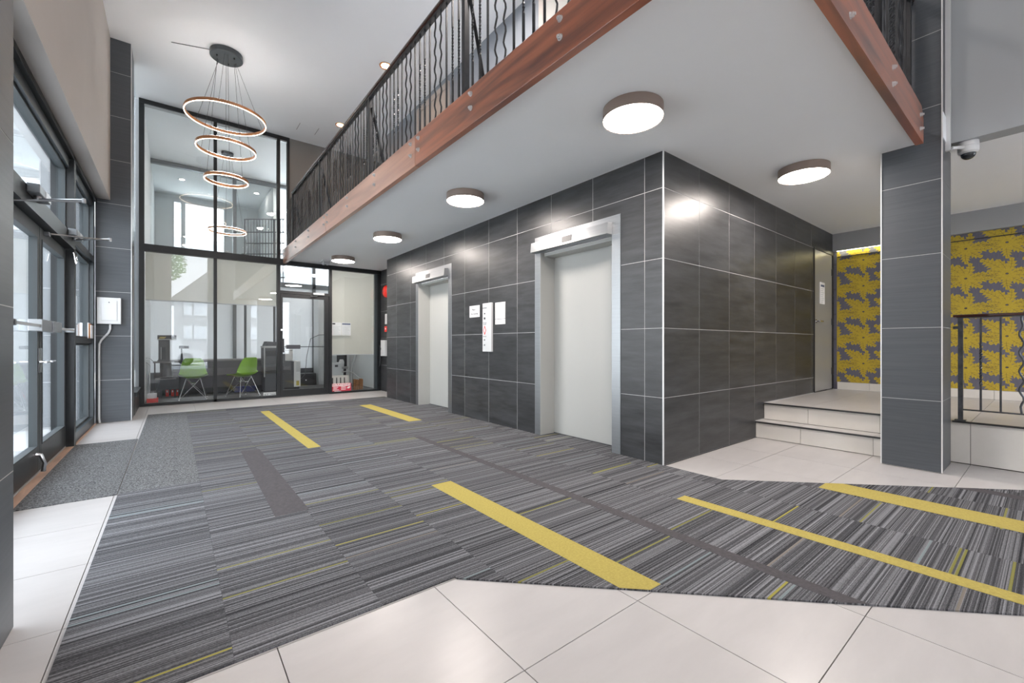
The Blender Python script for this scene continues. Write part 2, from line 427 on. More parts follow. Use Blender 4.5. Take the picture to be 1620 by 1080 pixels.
struct('wall_right_upper', 'paint_lightgray', 5.13, 5.30, -4.1, .566, SO, CE)
struct('wall_left_bulkhead', 'paint_beige', -.95, -.67, 2.0, 7.97, 3.01, CE)
struct('wall_left_rear', 'paint_beige', -.95, -.67, -4.1, 1.95, 0, CE)
# rear wall (behind the camera): glazed, openings onto the street, widest one added for daylight
bm = NB()
rr = [(-.95, 8.1, 0, CE)]
for h in ((-.06, 1.20, -.1, 4.95), (2.85, 3.12, .6, 4.2), (4.15, 4.5, .6, 4.2), (5.6, 7.8, .9, 2.5)): 
    nr = []
    for q in rr: nr += minus([q], h)
    rr = nr
for r in rr: slab(bm, 'y', -4.3, -4.1, r)
obj('wall_rear', bm, 'paint_wall_white', None, kind='structure')
# ------------------------------------------------------------------ tiled columns
def column(label, x0, x1, y0, y1, z1, rows, faces):
    t = thing('tiled_column', label, 'column', ((x0+x1)/2, (y0+y1)/2, 0))
    boxobj('core', 'grout_light', t, x0+.0015, x1-.0015, y0+.0015, y1-.0015, 0, z1)
    rz = [0]+rows+[z1]
    if 'W' in faces: tiles(t, 'x', x0, x0+.004, [y0+.003, y1-.003], rz, [], 'tile_column')
    if 'E' in faces: tiles(t, 'x', x1-.004, x1, [y0+.003, y1-.003], rz, [], 'tile_column')
    if 'S' in faces: tiles(t, 'y', y0, y0+.004, [x0+.003, x1-.003], rz, [], 'tile_column')
    for cx, cy, f in ((x0, y0, 'WS'), (x0, y1, 'W'), (x1, y0, 'ES')):
        if f[0] in faces: boxobj('corner_trim', 'trim_silver', t, cx-.004, cx+.004, cy-.004, cy+.004, 0, z1)
    return t
rows = [.585+.608*k for k in range(8)]
column('tall dark tiled column standing beside the two steps and the platform', 4.92, 5.40, .567, .95, CE-.001, rows, 'WS')
column('dark tiled column between glass entrance and office carrying the white box', -.82, -.455, 7.94, 8.36, CE-.001, [.57+.5985*k for k in range(8)], 'SE')
column('near dark tiled column cut by the left edge beside the entrance door', -.95, -.466, 1.95, 2.405, CE-.001, [.582+.606*k for k in range(8)], 'E')

# ------------------------------------------------------------------ carpet
carpet = thing('carpet', 'striped grey carpet with yellow inlay strips across the lobby floor', 'carpet', (1.5, 5, -.004))
P = [[(-.82, 4.073), (-.31, 4.073), (-.31, 6.335), (-.82, 6.335)],
     [(-.31, 1.68), (1.0, 1.68), (1.0, 8.4), (-.295, 8.4)],
     [(1.0, 1.665), (3.265, -.6), (3.345, -.6), (3.345, 8.4), (1.0, 8.4)],
     [(3.345, -.6), (5.4, -.6), (5.4, -.455), (3.345, 1.60)],
     [(3.345, 2.663), (3.562, 2.663), (3.562, 3.693), (3.345, 3.693)],
     [(3.345, 5.82), (3.562, 5.82), (3.562, 6.84), (3.345, 6.84)]]
def clip(poly, f):
    out = []
    for i in range(len(poly)):
        a, b2 = poly[i-1], poly[i]; fa, fb = f(a), f(b2)
        if (fa >= 0) != (fb >= 0):
            s = fa/(fa-fb); out.append((a[0]+(b2[0]-a[0])*s, a[1]+(b2[1]-a[1])*s))
        if fb >= 0: out.append(b2)
    return out
def area(p): return abs(sum(p[i-1][0]*p[i][1]-p[i][0]*p[i-1][1] for i in range(len(p))))/2
for i in range(-2, 12):
    for j in range(-2, 18):
        x0, y0 = .16+.504*i, .04+.504*j; x1, y1 = x0+.504, y0+.504
        bm = NB(); ok = False
        for poly in P:
            q = poly
            for f in (lambda p: p[0]-x0-.0004, lambda p: x1-.0004-p[0], lambda p: p[1]-y0-.0004, lambda p: y1-.0004-p[1]):
                if q: q = clip(q, f)
            if len(q) >= 3 and area(q) > .0004: prism(bm, q, 'z', -.004, .003); ok = True
        if ok: obj('carpet_tile', bm, 'carpet_mat' if (x1 < .2 and y0 > 3.95) else 'carpet_stripe', carpet)
        else: bm.free()
def strip(poly, m, nm):
    bm = NB(); prism(bm, poly, 'z', .0028, .0042); obj(nm, bm, m, carpet)
Dg, Ug = 2.668, 4.943
strip([(1.07, 4.675), (1.19, 4.675), (1.19, 7.71), (1.07, 7.71)], 'carpet_yellow', 'yellow_strip')
strip([(2.52, 5.45), (2.712, 5.45), (2.712, 7.43), (2.52, 7.43)], 'carpet_yellow', 'yellow_strip')
strip([(1.508, Dg-1.508), (1.598, Dg-1.598), (1.672, 1.067), (1.672, 2.875), (1.508, 2.875)], 'carpet_yellow', 'yellow_strip')
strip([(2.684, .0), (2.785, -.1), (2.785, 1.59), (2.684, 1.59)], 'carpet_yellow', 'yellow_strip')
strip([(3.712, -.59), (3.955, -.59), (3.955, Ug-3.955), (3.868, 1.072), (3.712, 1.072)], 'carpet_yellow', 'yellow_strip')
strip([(.487, 2.94), (.678, 2.94), (.678, 4.95), (.52, 4.95)], 'carpet_gray', 'gray_strip')
strip([(2.128, Dg-2.128), (2.205, Dg-2.205), (2.215, 4.5), (2.145, 4.5)], 'carpet_gray', 'gray_strip')
strip([(4.49, -.59), (4.6, -.59), (4.6, Ug-4.6), (4.49, Ug-4.49)], 'carpet_gray', 'gray_strip')
carpet['label'] = 'striped grey carpet with yellow inlay strips across the lobby floor'

# ------------------------------------------------------------------ platform, steps
pl = thing('entry_steps', 'two pale tiled steps and raised platform beside the tiled column', 'steps', (6.5, 1.0, 0))
bm = NB(); box(bm, 5.505, 7.998, -4.09, 2.106, 0, .362); box(bm, 5.445, 5.505, .96, 2.106, 0, .362); box(bm, 5.215, 5.445, .96, 2.106, 0, .172)
obj('base', bm, 'grout_dark', pl)
tiles(pl, 'z', .362, .370, [5.415, 5.80, 6.41, 7.02, 7.63, 7.985], [.955, 1.065, 1.673, 2.106], [], 'tile_floor', 'floor_tile', gap=.0018)
tiles(pl, 'z', .362, .370, [5.475, 5.80, 6.41, 7.02, 7.63, 7.985], [-2.6, -1.98, -1.37, -.76, -.153, .455, .955], [(5.4, 5.42, .4, 1)], 'tile_floor', 'floor_tile', gap=.0018)
tiles(pl, 'z', .172, .180, [5.19, 5.43], [.955, 1.064, 1.672, 2.106], [], 'tile_floor', 'floor_tile', gap=.0018)
tiles(pl, 'x', 5.432, 5.446, [.955, 1.058, 1.666, 2.106], [.182, .361], [], 'tile_riser', 'riser_tile', gap=.0018)
tiles(pl, 'x', 5.203, 5.216, [.955, 1.064, 1.664, 2.106], [.0, .170], [], 'tile_riser', 'riser_tile', gap=.0018)
tiles(pl, 'x', 5.492, 5.506, [-2.6, -1.98, -1.37, -.76, -.153, .455, .957], [.0, .359], [], 'tile_riser', 'riser_tile', gap=.0018)
boxobj('nosing', 'plastic_black', pl, 5.408, 5.436, .956, 2.105, .358, .3725)
boxobj('nosing', 'plastic_black', pl, 5.180, 5.208, .956, 2.105, .168, .1825)
boxobj('nosing', 'plastic_black', pl, 5.468, 5.496, -2.6, .566, .358, .3725)
# baseboard, wallpaper top, bulkhead, cove light on the wallpapered wall
bb = thing('baseboard_right', 'pale tiled baseboard below the yellow wallpaper', 'baseboard', (7.99, 1, .37)); bb['kind'] = 'structure'
tiles(bb, 'x', 7.975, 7.999, [-2.6, -1.98, -1.37, -.76, -.15, .46, 1.06, 1.67, 2.06], [.3705, .482], [], 'tile_riser', 'baseboard_tile', gap=.0015)
struct('trim_1', 'paint_midgray', 7.93, 7.998, -4.1, 2.108, 2.475, SO)
struct('trim_2', 'plastic_black', 7.985, 7.998, -4.1, 2.06, 2.385, 2.395)
bmc = NB(); box(bmc, 7.95, 7.985, 1.05, 2.06, 2.474, 2.4745)
cove = obj('cove_light', bmc, 'led_cove', None); tag(cove, 'glowing strip light hidden above the wallpaper beside the grey door', 'light')
WLL = [o for o in bpy.data.objects if o.name == 'wall_right'][0]
# printed acanthus pattern
def leaf_poly(base, ang, L, W, bend, teeth):
    mid = []; n = teeth*2
    for i in range(n+1):
        t = i/n; a = ang+bend*t
        if i == 0: x, y = base
        else:
            x += math.cos(a)*L/n; y += math.sin(a)*L/n
        mid.append((x, y, a))
    left, right = [], []
    for i, (x, y, a) in enumerate(mid):
        t = i/n; wv = W*(math.sin(math.pi*min(1, t*.92+.06))**.75)
        tooth = 1.08 if i % 2 else .52
        fw = .018 if i % 2 else 0
        for s, lst in ((1, left), (-1, right)):
            lst.append((x+math.cos(a+s*math.pi/2)*wv*tooth+math.cos(a)*fw, y+math.sin(a+s*math.pi/2)*wv*tooth+math.sin(a)*fw))
    tip = (mid[-1][0]+math.cos(mid[-1][2])*.012, mid[-1][1]+math.sin(mid[-1][2])*.012)
    return left[:-1]+[tip]+right[:-1][::-1], mid, W
LV = [(262, .15, .036, .35, 6), (226, .13, .034, -.45, 5), (305, .145, .038, .45, 6), (196, .17, .030, -.7, 7), (338, .17, .036, .55, 6),
      (165, .16, .028, .75, 6), (122, .235, .050, .55, 8), (22, .23, .034, -.95, 8), (62, .15, .034, .55, 5), (95, .15, .030, .6, 5), (8, .13, .030, .4, 5), (148, .13, .028, .5, 5)]
bm1, bm2 = NB(), NB()
for ci in range(-2, 8):
    for ri in range(-1, 6):
        cy, cz = 1.747-.3475*ci, .772+.3825*ri-(.02 if ci % 2 else 0)
        for k, (ang, L, W, bend, te) in enumerate(LV):
            a = R(ang); poly, mid, _ = leaf_poly((math.cos(a)*.010, math.sin(a)*.010), a, L*1.2, W*1.34, bend, te)
            pts = [(cy-u, cz+v) for u, v in poly]
            pts = [(min(max(u, -.9), 2.07), min(max(v, .483), 2.474)) for u, v in pts]
            if area(pts) < .0004: continue
            x = 7.9992-.00004*k
            vs = [bm1.verts.new((x, u, v)) for u, v in pts]
            for tri in geometry.tessellate_polygon([[Vector((u, v, 0)) for u, v in pts]]):
                try: bm1.faces.new([vs[q] for q in tri])
                except ValueError: pass
            def vein(p, q, wd):
                d = Vector((q[0]-p[0], q[1]-p[1])); 
                if d.length < 1e-6: return
                nn = Vector((-d.y, d.x)).normalized()*wd
                c = [(p[0]+nn.x, p[1]+nn.y), (q[0]+nn.x*.3, q[1]+nn.y*.3), (q[0]-nn.x*.3, q[1]-nn.y*.3), (p[0]-nn.x, p[1]-nn.y)]
                c = [(cy-u, cz+v) for u, v in c]
                if any(v < .484 or v > 2.473 or u > 2.06 for u, v in c): return
                bm2.faces.new([bm2.verts.new((7.9982, u, v)) for u, v in c])
            for i in range(len(mid)//4+1, len(mid)-1): vein(mid[i], mid[i+1], .0017)
            for i in range(len(mid)//4+2, len(mid)-2, 2):
                x_, y_, aa = mid[i]; wv = W*1.0*math.sin(math.pi*i/len(mid))**.75
                for s in (1, -1): vein((x_, y_), (x_+math.cos(aa+s*1.0)*wv, y_+math.sin(aa+s*1.0)*wv), .0010)
        for q in range(7):
            aq = q*2*math.pi/7; px, pz = cy+math.cos(aq)*.011, cz+math.sin(aq)*.008
            if pz > 2.45: continue
            bm2.faces.new([bm2.verts.new((7.9981, px+math.cos(h*math.pi/3)*.004, pz+math.sin(h*math.pi/3)*.004)) for h in range(6)])
obj('gold_leaf_print', bm1, 'wallpaper_gold', WLL, kind='stuff'); obj('vein_print', bm2, 'vein', WLL, kind='stuff')

# ------------------------------------------------------------------ grey door beyond the steps
d = thing('door_1', 'grey metal door at the end of the dark tiled side wall', 'door', (7.525, 2.11, .376)); d['kind'] = 'structure'
bm = NB()
for r in ((7.107, 7.128, .376, 2.434), (7.915, 7.943, .376, 2.434), (7.128, 7.915, 2.412, 2.434)): slab(bm, 'y', 2.098, 2.17, r)
obj('door_frame', bm, 'plastic_black', d)
boxobj('door_leaf', 'door_gray', d, 7.130, 7.905, 2.110, 2.15, .385, 2.41)
bm = NB(); cyl(bm, (7.19, 2.11, 1.385), (7.19, 2.055, 1.385), .012, 12); cyl(bm, (7.19, 2.06, 1.385), (7.33, 2.06, 1.385), .010, 12); cyl(bm, (7.19, 2.11, 1.385), (7.19, 2.10, 1.385), .028, 20)
obj('lever_handle', bm, 'chrome', d, smooth=True)
for z in (.65, 1.4, 2.15): boxobj('hinge', 'plastic_black', d, 7.888, 7.918, 2.095, 2.115, z-.05, z+.05)
n = boxobj('notice_sheet', 'paper', None, 7.36, 7.56, 2.103, 2.109, 1.645, 1.96)
tag(n, 'white printed notice taped to the grey metal door', 'notice')
for i in range(9): boxobj('printed_line', 'ink_blue' if i == 0 else 'paper_gray', n, 7.385, 7.535-.03*(i % 3), 2.1022, 2.1031, 1.925-.028*i-(.03 if i == 0 else .034), 1.925-.028*i-(.0 if i == 0 else .026))

# ------------------------------------------------------------------ elevators
def elevator(y0, label):
    t = thing('elevator', label, 'elevator', (3.45, y0+.616, 0))
    i0, i1, y1 = y0+.106, y0+1.136, y0+1.233
    for a, b2 in ((y0, i0), (i1, y1)): boxobj('jamb', 'steel', t, 3.338, 3.40, a+.002, b2, .003, 2.115, bev=.002)
    boxobj('lintel', 'steel', t, 3.338, 3.40, y0+.002, y1-.002, 2.115, 2.298)
    hd = NB(); prism(hd, [(3.337, 2.118), (3.262, 2.118), (3.272, 2.226), (3.337, 2.236)], 'y', y0+.10, y1-.01)
    h = obj('header', hd, 'steel', t)
    dm = NB(); prism(dm, [(3.2645, 2.140), (3.2615, 2.140), (3.2665, 2.205), (3.2695, 2.205)], 'y', y0+.57, y0+.715)
    obj('floor_display', dm, 'plastic_black', h)
    bm = NB(); box(bm, 3.34, 3.575, i1, i1+.04, .003, 2.115); box(bm, 3.34, 3.575, i0-.04, i0, .003, 2.115)
    obj('reveal', bm, 'door_white', t)
    boxobj('reveal_head', 'door_white', t, 3.40, 3.575, i0-.04, i1+.04, 2.078, 2.114)
    boxobj('door_panel', 'door_white', t, 3.563, 3.60, i0-.04, i1+.04, .004, 2.078)
    boxobj('sill', 'plastic_dark', t, 3.555, 3.562, i0, i1, .0045, .010)
    # scuffs near the bottom of the reveal
    bm = NB()
    rs = random.Random(int(y0*100))
    for k in range(9):
        x, z = 3.40+.15*rs.random(), .06+.22*rs.random(); box(bm, x, x+.012*rs.random()+.003, i1-.0006, i1, z, z+.004)
    obj('scuff_mark', bm, 'plastic_gray', t)
    return t
elevator(E1[0], 'far elevator with white sliding door and steel frame, near the office')
elevator(E2[0], 'near elevator with white sliding door and steel frame, by the block corner')
# upstairs elevator door seen through the railing
for y0, m, lab in ((5.76, 'paint_beige', 'beige elevator door upstairs behind the middle of the mezzanine railing'), (2.6, 'door_white', 'pale elevator door upstairs behind the near mezzanine railing')):
    t = thing('upper_elevator', lab, 'elevator', (3.33, y0+.5, MZ))
    bm = NB()
    for r in ((y0, y0+.08, MZ, 5.10), (y0+1.0, y0+1.08, MZ, 5.10), (y0+.08, y0+1.0, 5.02, 5.10)): slab(bm, 'x', 3.30, 3.339, r)
    obj('door_frame', bm, 'paint_beige', t); boxobj('door_panel', m, t, 3.322, 3.339, y0+.08, y0+1.0, MZ, 5.02)
# call panel and notices between the elevators
t = thing('call_panel', 'tall white elevator call panel with buttons between the two elevators', 'panel', (3.335, 4.736, .956))
boxobj('plate', 'plastic_white', t, 3.312, 3.343, 4.634, 4.838, .956, 1.61, bev=.003)
yc = 4.785
for z, r, m in ((1.47, .010, 'ink'), (1.405, .015, 'ink'), (1.115, .013, 'chrome'), (1.045, .013, 'chrome')):
    bm = NB(); cyl(bm, (3.312, yc, z), (3.307, yc, z), r, 16); obj('button', bm, m, t)
for z, s, hgt in ((1.565, '1', .022), (1.545, 'IN CASE OF', .018), (1.525, '- - -', .02), (1.345, 'IN CASE OF FIRE', .011), (1.325, 'USE STAIRS', .013), (1.16, 'DO NOT USE', .012)):
    text(t, 'print', s, hgt, 'ink', (3.3114, yc, z), (0, -1, 0), (0, 0, 1))
bm = NB(); prism(bm, [(yc, 1.31), (yc-.032, 1.245), (yc, 1.178), (yc+.032, 1.245)], 'x', 3.3105, 3.312); obj('fire_symbol', bm, 'red', t)
bm = NB(); prism(bm, [(yc, 1.285), (yc-.02, 1.245), (yc, 1.205), (yc+.02, 1.245)], 'x', 3.3100, 3.3105); obj('fire_symbol_inner', bm, 'sign_white', t)
n = boxobj('notice_sheet', 'paper', None, 3.338, 3.343, 4.950, 5.205, 1.437, 1.60); tag(n, 'white notice left of the elevator call panel', 'notice')
text(n, 'print', 'Please', .035, 'ink', (3.3374, 5.10, 1.545), (0, -1, 0), (0, 0, 1)); text(n, 'print', 'No Smoking', .035, 'ink', (3.3374, 5.075, 1.485), (0, -1, 0), (0, 0, 1))
n = boxobj('fire_plan', 'paper', None, 3.338, 3.343, 4.366, 4.580, 1.388, 1.602); tag(n, 'white floor plan sheet right of the elevator call panel', 'notice')
bm = NB()
rs = random.Random(3)
for k in range(14):
    y, z = 4.385+.15*rs.random(), 1.42+.14*rs.random()
    if k % 2: box(bm, 3.3374, 3.338, y, y+.04, z, z+.003)
    else: box(bm, 3.3374, 3.338, y, y+.003, z, z+.035)
obj('plan_lines', bm, 'paper_gray', n)
n = boxobj('notice_slip', 'paper', None, 3.338, 3.343, 4.366, 4.580, 1.316, 1.382); tag(n, 'small white slip below the floor plan by the call panel', 'notice')
for k in range(3):
    boxobj('printed_line', 'paper_gray', n, 3.3374, 3.338, 4.50, 4.56, 1.332+.015*k, 1.337+.015*k); boxobj('printed_line', 'paper_gray', n, 3.3374, 3.338, 4.40, 4.46, 1.332+.015*k, 1.337+.015*k)
# alarm devices on the return wall
t = thing('fire_bell', 'round red fire alarm bell on the dark wall beside the office', 'bell', (3.72, 9.235, 2.235))
bm = NB()
prof = [(0, .075), (.05, .072), (.10, .058), (.132, .03), (.14, 0), (0, 0)]
ring = []
for rr_, h in prof: ring.append([bm.verts.new((3.735-h, 9.235+rr_*math.cos(j*math.pi/16), 2.235+rr_*math.sin(j*math.pi/16))) for j in range(32)])
for A, B in zip(ring, ring[1:]):
    for j in range(32): bm.faces.new((A[j], A[(j+1) % 32], B[(j+1) % 32], B[j]))
bmesh.ops.remove_doubles(bm, verts=bm.verts[:], dist=1e-5); obj('gong', bm, 'red', t, smooth=True)
bm = NB(); cyl(bm, (3.6605, 9.235, 2.235), (3.655, 9.235, 2.235), .016, 12); obj('screw', bm, 'chrome', t)
o = boxobj('alarm_plate', 'plastic_white', None, 3.725, 3.7385, 9.15, 9.31, 1.51, 1.735, bev=.002); tag(o, 'white plate on the dark wall under the red bell', 'panel')
t = thing('fire_call_point', 'small red fire call point under the white plate by the office', 'alarm', (3.73, 9.225, 1.34))
boxobj('body', 'red', t, 3.705, 3.7385, 9.16, 9.29, 1.335, 1.46, bev=.004); boxobj('window', 'sign_white', t, 3.7035, 3.7055, 9.20, 9.25, 1.385, 1.42)
t = thing('white_wall_box', 'white metal box with lock on dark wall below the red call point', 'box', (3.73, 9.33, .79))
boxobj('body', 'plastic_white', t, 3.69, 3.7385, 9.22, 9.47, .795, 1.15, bev=.003); boxobj('door', 'plastic_white', t, 3.684, 3.6905, 9.235, 9.455, .86, 1.085, bev=.002); boxobj('lock', 'ink', t, 3.680, 3.685, 9.43, 9.445, .93, .98)

# ------------------------------------------------------------------ LED disc lights
def led(x, y, z, label, r=.21, grp='round ceiling lights'):
    t = thing('round_ceiling_light', label, 'light', (x, y, z-.085), grp)
    bm = NB(); lathe(bm, x, y, [(r-.006, z-.078), (r, z-.082), (r, z-.001), (0, z-.001)], 48); obj('ring', bm, 'fix_ring', t, smooth=True)
    bm = NB(); lathe(bm, x, y, [(0, z-.0835), (r-.02, z-.083), (r-.006, z-.078)], 48); obj('diffuser', bm, 'led', t, smooth=True)
led(2.58, 1.87, SO, 'round flush light nearest the camera on the soffit')
led(2.58, 4.11, SO, 'round flush light in front of the near elevator')
led(2.58, 6.34, SO, 'round flush light in front of the far elevator')
led(2.58, 8.53, SO, 'round flush light closest to the office glass')
led(4.74, 1.49, SO, 'round flush light above the steps and side wall')
for x, y, q in ((.5, -1.2, 'nearer one'), (.5, -3.0, 'farther one')): led(x, y, CE, 'added unseen round fill light on the high ceiling behind the camera, '+q)  # added fittings, out of view, to lift the hall brightness
for y, q in ((4.0, 'farther'), (1.9, 'nearer')): led(2.5, y, CE, 'added out of frame round fill light on the high ceiling above the mezzanine, '+q)  # added above the frame to brighten the mezzanine and high ceiling
led(6.6, -1.6, SO, 'added unseen round fill light under the soffit over the platform')  # added out of view as extra fill light
for y, lab in ((6.2, 'warm glowing downlight in the high ceiling above the railing middle'), (8.4, 'warm glowing downlight in the high ceiling nearer the office')):
    t = thing('downlight', lab, 'light', (2.49, y, CE-.01), 'warm downlights over the mezzanine')
    bm = NB(); lathe(bm, 2.49, y, [(.05, CE-.004), (.085, CE-.012), (.09, CE-.001), (0, CE-.001)], 28); obj('ring', bm, 'copper_ring', t, smooth=True)
    bm = NB(); lathe(bm, 2.49, y, [(0, CE-.008), (.06, CE-.007)], 24); obj('bulb', bm, 'led_warm', t)
t = thing('access_panel', 'faint square access panel in the high ceiling near the railing end', 'panel', (2.04, 8.95, CE-.004))
boxobj('panel', 'paint_upper', t, 1.88, 2.20, 8.80, 9.10, CE-.003, CE-.0005)
bm = NB()
for r in ((1.872, 1.878, 8.79, 9.11), (2.202, 2.208, 8.79, 9.11)): slab(bm, 'z', CE-.002, CE-.0004, r)
obj('joint', bm, 'grout_dark', t)

# ------------------------------------------------------------------ chandelier
CX, CY = .60, 7.36
ch = thing('ring_chandelier', 'three tier ring pendant with glowing copper hoops hanging in the lobby', 'chandelier', (CX, CY, 3.4))
bm = NB(); lathe(bm, CX, CY, [(0, CE-.075), (.19, CE-.075), (.20, CE-.068), (.20, CE-.001), (0, CE-.001)], 40); obj('canopy', bm, 'frame_teal', ch, smooth=True)
def hoop(par, cx, cy, z, r, led_m='led_ring', hh=.040):
    bm = NB(); lathe(bm, cx, cy, [(r-.016, z), (r-.016, z+hh), (r, z+hh), (r, z)], 72); h = obj('hoop', bm, 'copper_ring', par, smooth=True)
    bm = NB(); lathe(bm, cx, cy, [(r-.012, z-.0005), (r-.011, z-.004), (r-.004, z-.004), (r-.003, z-.0005)], 72); obj('light_strip', bm, led_m, h, smooth=True)
    bm = NB(); lathe(bm, cx, cy, [(r-.012, z+hh), (r-.012, z+hh+.002), (r-.004, z+hh+.002), (r-.004, z+hh)], 72); obj('added_uplight_strip', bm, 'led_up_fill', h, smooth=True)  # added upward strip, brightens the high ceiling
rings = [(4.28, .495), (3.835, .368), (3.39, .27)]
for q, (z, r) in enumerate(rings):
    hoop(ch, CX, CY, z, r)
    for k in range(3):
        a = R(15+120*k+9*q)
        bm = NB(); cyl(bm, (CX+math.cos(a)*.12, CY+math.sin(a)*.12, CE-.075), (CX+math.cos(a)*(r-.012), CY+math.sin(a)*(r-.012), z+.03), .0022, 5); obj('cord', bm, 'plastic_dark', ch)
for k in range(3):
    a = R(75+120*k); bm = NB(); cyl(bm, (CX+math.cos(a)*.12, CY+math.sin(a)*.12, CE-.095), (CX+math.cos(a)*.12, CY+math.sin(a)*.12, CE-.075), .010, 10); obj('cord_grip', bm, 'plastic_black', ch)
bm = NB(); tube(bm, [(CX-.19, CY+.03, CE-.006), (-.02, 7.54, CE-.006)], .004, 6); o = obj('ceiling_cable', bm, 'plastic_dark', None); tag(o, 'thin dark cable along the ceiling from the ring chandelier', 'cable')

# ------------------------------------------------------------------ mezzanine fascia beams
def bolt(par, p, axis):
    bm = NB(); p = Vector(p); dv = Vector(axis)
    a, b2 = frame_of(dv)
    def hexa(r, t0, t1, n):
        A = [bm.verts.new(p+dv*t0+a*math.cos(2*math.pi*j/n)*r+b2*math.sin(2*math.pi*j/n)*r) for j in range(n)]
        B = [bm.verts.new(p+dv*t1+a*math.cos(2*math.pi*j/n)*r+b2*math.sin(2*math.pi*j/n)*r) for j in range(n)]
        bm.faces.new(B)
        for j in range(n): bm.faces.new((A[j], A[(j+1) % n], B[(j+1) % n], B[j]))
    hexa(.019, 0, .003, 20); hexa(.0145, .003, .016, 6); hexa(.008, .016, .024, 10)
    obj('bolt', bm, 'bolt_zinc', par)
bz = (2.795, 2.90)
def beamY(y0, y1, ys_, lab, m='beam_copper'):
    t = thing('fascia_beam', lab, 'beam', (1.75, (y0+y1)/2, 2.675))
    boxobj('timber', m, t, 1.725, 1.775, y0, y1, 2.675, 2.955, bev=.003)
    for y in ys_:
        for z in bz: bolt(t, (1.725, y, z), (-1, 0, 0))
beamY(6.507, 9.59, (6.585, 7.50, 8.42, 9.40), 'pale copper toned fascia beam at the office end of the mezzanine edge')
beamY(3.605, 6.503, (3.69, 4.60, 5.53, 6.43), 'copper brown fascia beam in the middle of the mezzanine edge')
beamY(.66, 3.601, (1.74, 2.67, 3.53), 'brown timber fascia beam nearest the camera on the mezzanine edge', 'beam_along_y')
t = thing('fascia_beam', 'brown timber fascia beam running to the tall tiled column', 'beam', (3.25, .685, 2.69))
bm = NB(); prism(bm, [(1.777, 2.69), (4.80, 2.69), (4.80, 2.89), (4.72, 2.97), (1.777, 2.97)], 'y', .66, .71); obj('timber', bm, 'beam_along_x', t)
for x in (2.77, 3.72, 4.66):
    for z in (2.765, 2.875): bolt(t, (x, .66, z), (0, -1, 0))

# ------------------------------------------------------------------ mezzanine railing
def baluster(par, kind, q0, q1, along, m='iron', r=.0072):
    bm = NB(); p0, p1 = Vector(q0), Vector(q1); al = Vector(along); h = (p1-p0).length
    if kind == 'plain':
        a = .0064; box(bm, p0.x-a, p0.x+a, p0.y-a, p0.y+a, p0.z, p1.z)
    elif kind == 'wavy':
        n = 30; pts = []
        for i in range(n+1):
            t_ = i/n; env = min(1, t_*7, (1-t_)*7); pts.append(p0.lerp(p1, t_)+al*(.0135*env*math.sin(t_*h/.155*2*math.pi)))
        tube(bm, pts, r, 6)
    else:                                           # plain bar with a twisted middle
        n = 44; prev = None
        for i in range(n+1):
            t_ = i/n; tw = 0 if t_ < .28 else (1 if t_ > .72 else (t_-.28)/.44)
            a = tw*math.pi*2*3.5; s = .0070*1.414; c = p0.lerp(p1, t_)
            ring = [bm.verts.new((c.x+math.cos(a+math.pi/4+j*math.pi/2)*s, c.y+math.sin(a+math.pi/4+j*math.pi/2)*s, c.z)) for j in range(4)]
            if prev:
                for j in range(4): bm.faces.new((prev[j], prev[(j+1) % 4], ring[(j+1) % 4], ring[j]))
            prev = ring
    return obj('baluster', bm, m, par, smooth=(kind == 'wavy'))
SEQ = ['twist', 'twist', 'plain', 'wavy', 'wavy', 'plain']
BC = {}
def balusters(par, kind, p0, p1, along, m='iron'):
    key = (kind, tuple(along), round(p1[2]-p0[2], 3), m)
    org = Vector(((p0[0]+p1[0])/2, (p0[1]+p1[1])/2, p0[2]))
    if key in BC: place('baluster', BC[key], org, par)
    else: BC[key] = baluster(par, kind, p0, p1, along, m).data
rl = thing('mezzanine_railing', 'long black wrought iron railing along the mezzanine edge above the timber beam', 'railing', (1.80, 5, MZ))
RX, RZ0, RZ1 = 1.80, MZ+.005, 3.915
posts = [.735, 2.865, 4.945, 7.09, 9.02]
for y in posts:
    boxobj('post', 'iron', rl, RX-.022, RX+.022, y-.022, y+.022, MZ, RZ1)
    bm = NB(); tube(bm, [(RX+.015, y-.03, 3.80), (RX+.20, y-.03, MZ+.01)], .018, 4); obj('brace', bm, 'iron', rl)
for a, b2 in zip(posts, posts[1:]):
    k = 20
    for i in range(1, k+1):
        balusters(rl, SEQ[(i-1) % 6], (RX, b2-(b2-a)*i/(k+1), RZ0), (RX, b2-(b2-a)*i/(k+1), RZ1), (0, 1, 0))
for i in range(1, 5): balusters(rl, SEQ[(i+1) % 6], (RX, 9.02+.1*i, RZ0), (RX, 9.02+.1*i, RZ1), (0, 1, 0))
bm = NB(); box(bm, RX-.02, RX+.02, .70, 9.05, RZ1, RZ1+.018); obj('top_bar', bm, 'iron', rl)
bm = NB(); box(bm, RX-.032, RX+.032, .68, 9.07, RZ1+.018, RZ1+.058, bev=.012); obj('handrail', bm, 'wood_rail', rl, smooth=True)
boxobj('bottom_bar', 'iron', rl, RX-.012, RX+.012, .72, 9.43, MZ+.03, MZ+.045)
r2 = thing('mezzanine_railing', 'short black wrought iron railing running from the mezzanine corner to the tall column', 'railing', (3.4, .76, MZ))
for x in (2.9, 3.85, 4.80): boxobj('post', 'iron', r2, x-.022, x+.022, .735, .779, MZ, RZ1)
for i in range(1, 30):
    x = 1.80+.1*i
    if min(abs(x-q) for q in (2.9, 3.85, 4.8)) > .04: balusters(r2, SEQ[i % 6], (x, .757, RZ0), (x, .757, RZ1), (1, 0, 0))
bm = NB(); box(bm, 1.835, 4.90, .725, .789, RZ1+.018, RZ1+.058, bev=.012); obj('handrail', bm, 'wood_rail', r2, smooth=True)
boxobj('top_bar', 'iron', r2, 1.83, 4.90, .737, .777, RZ1, RZ1+.018)
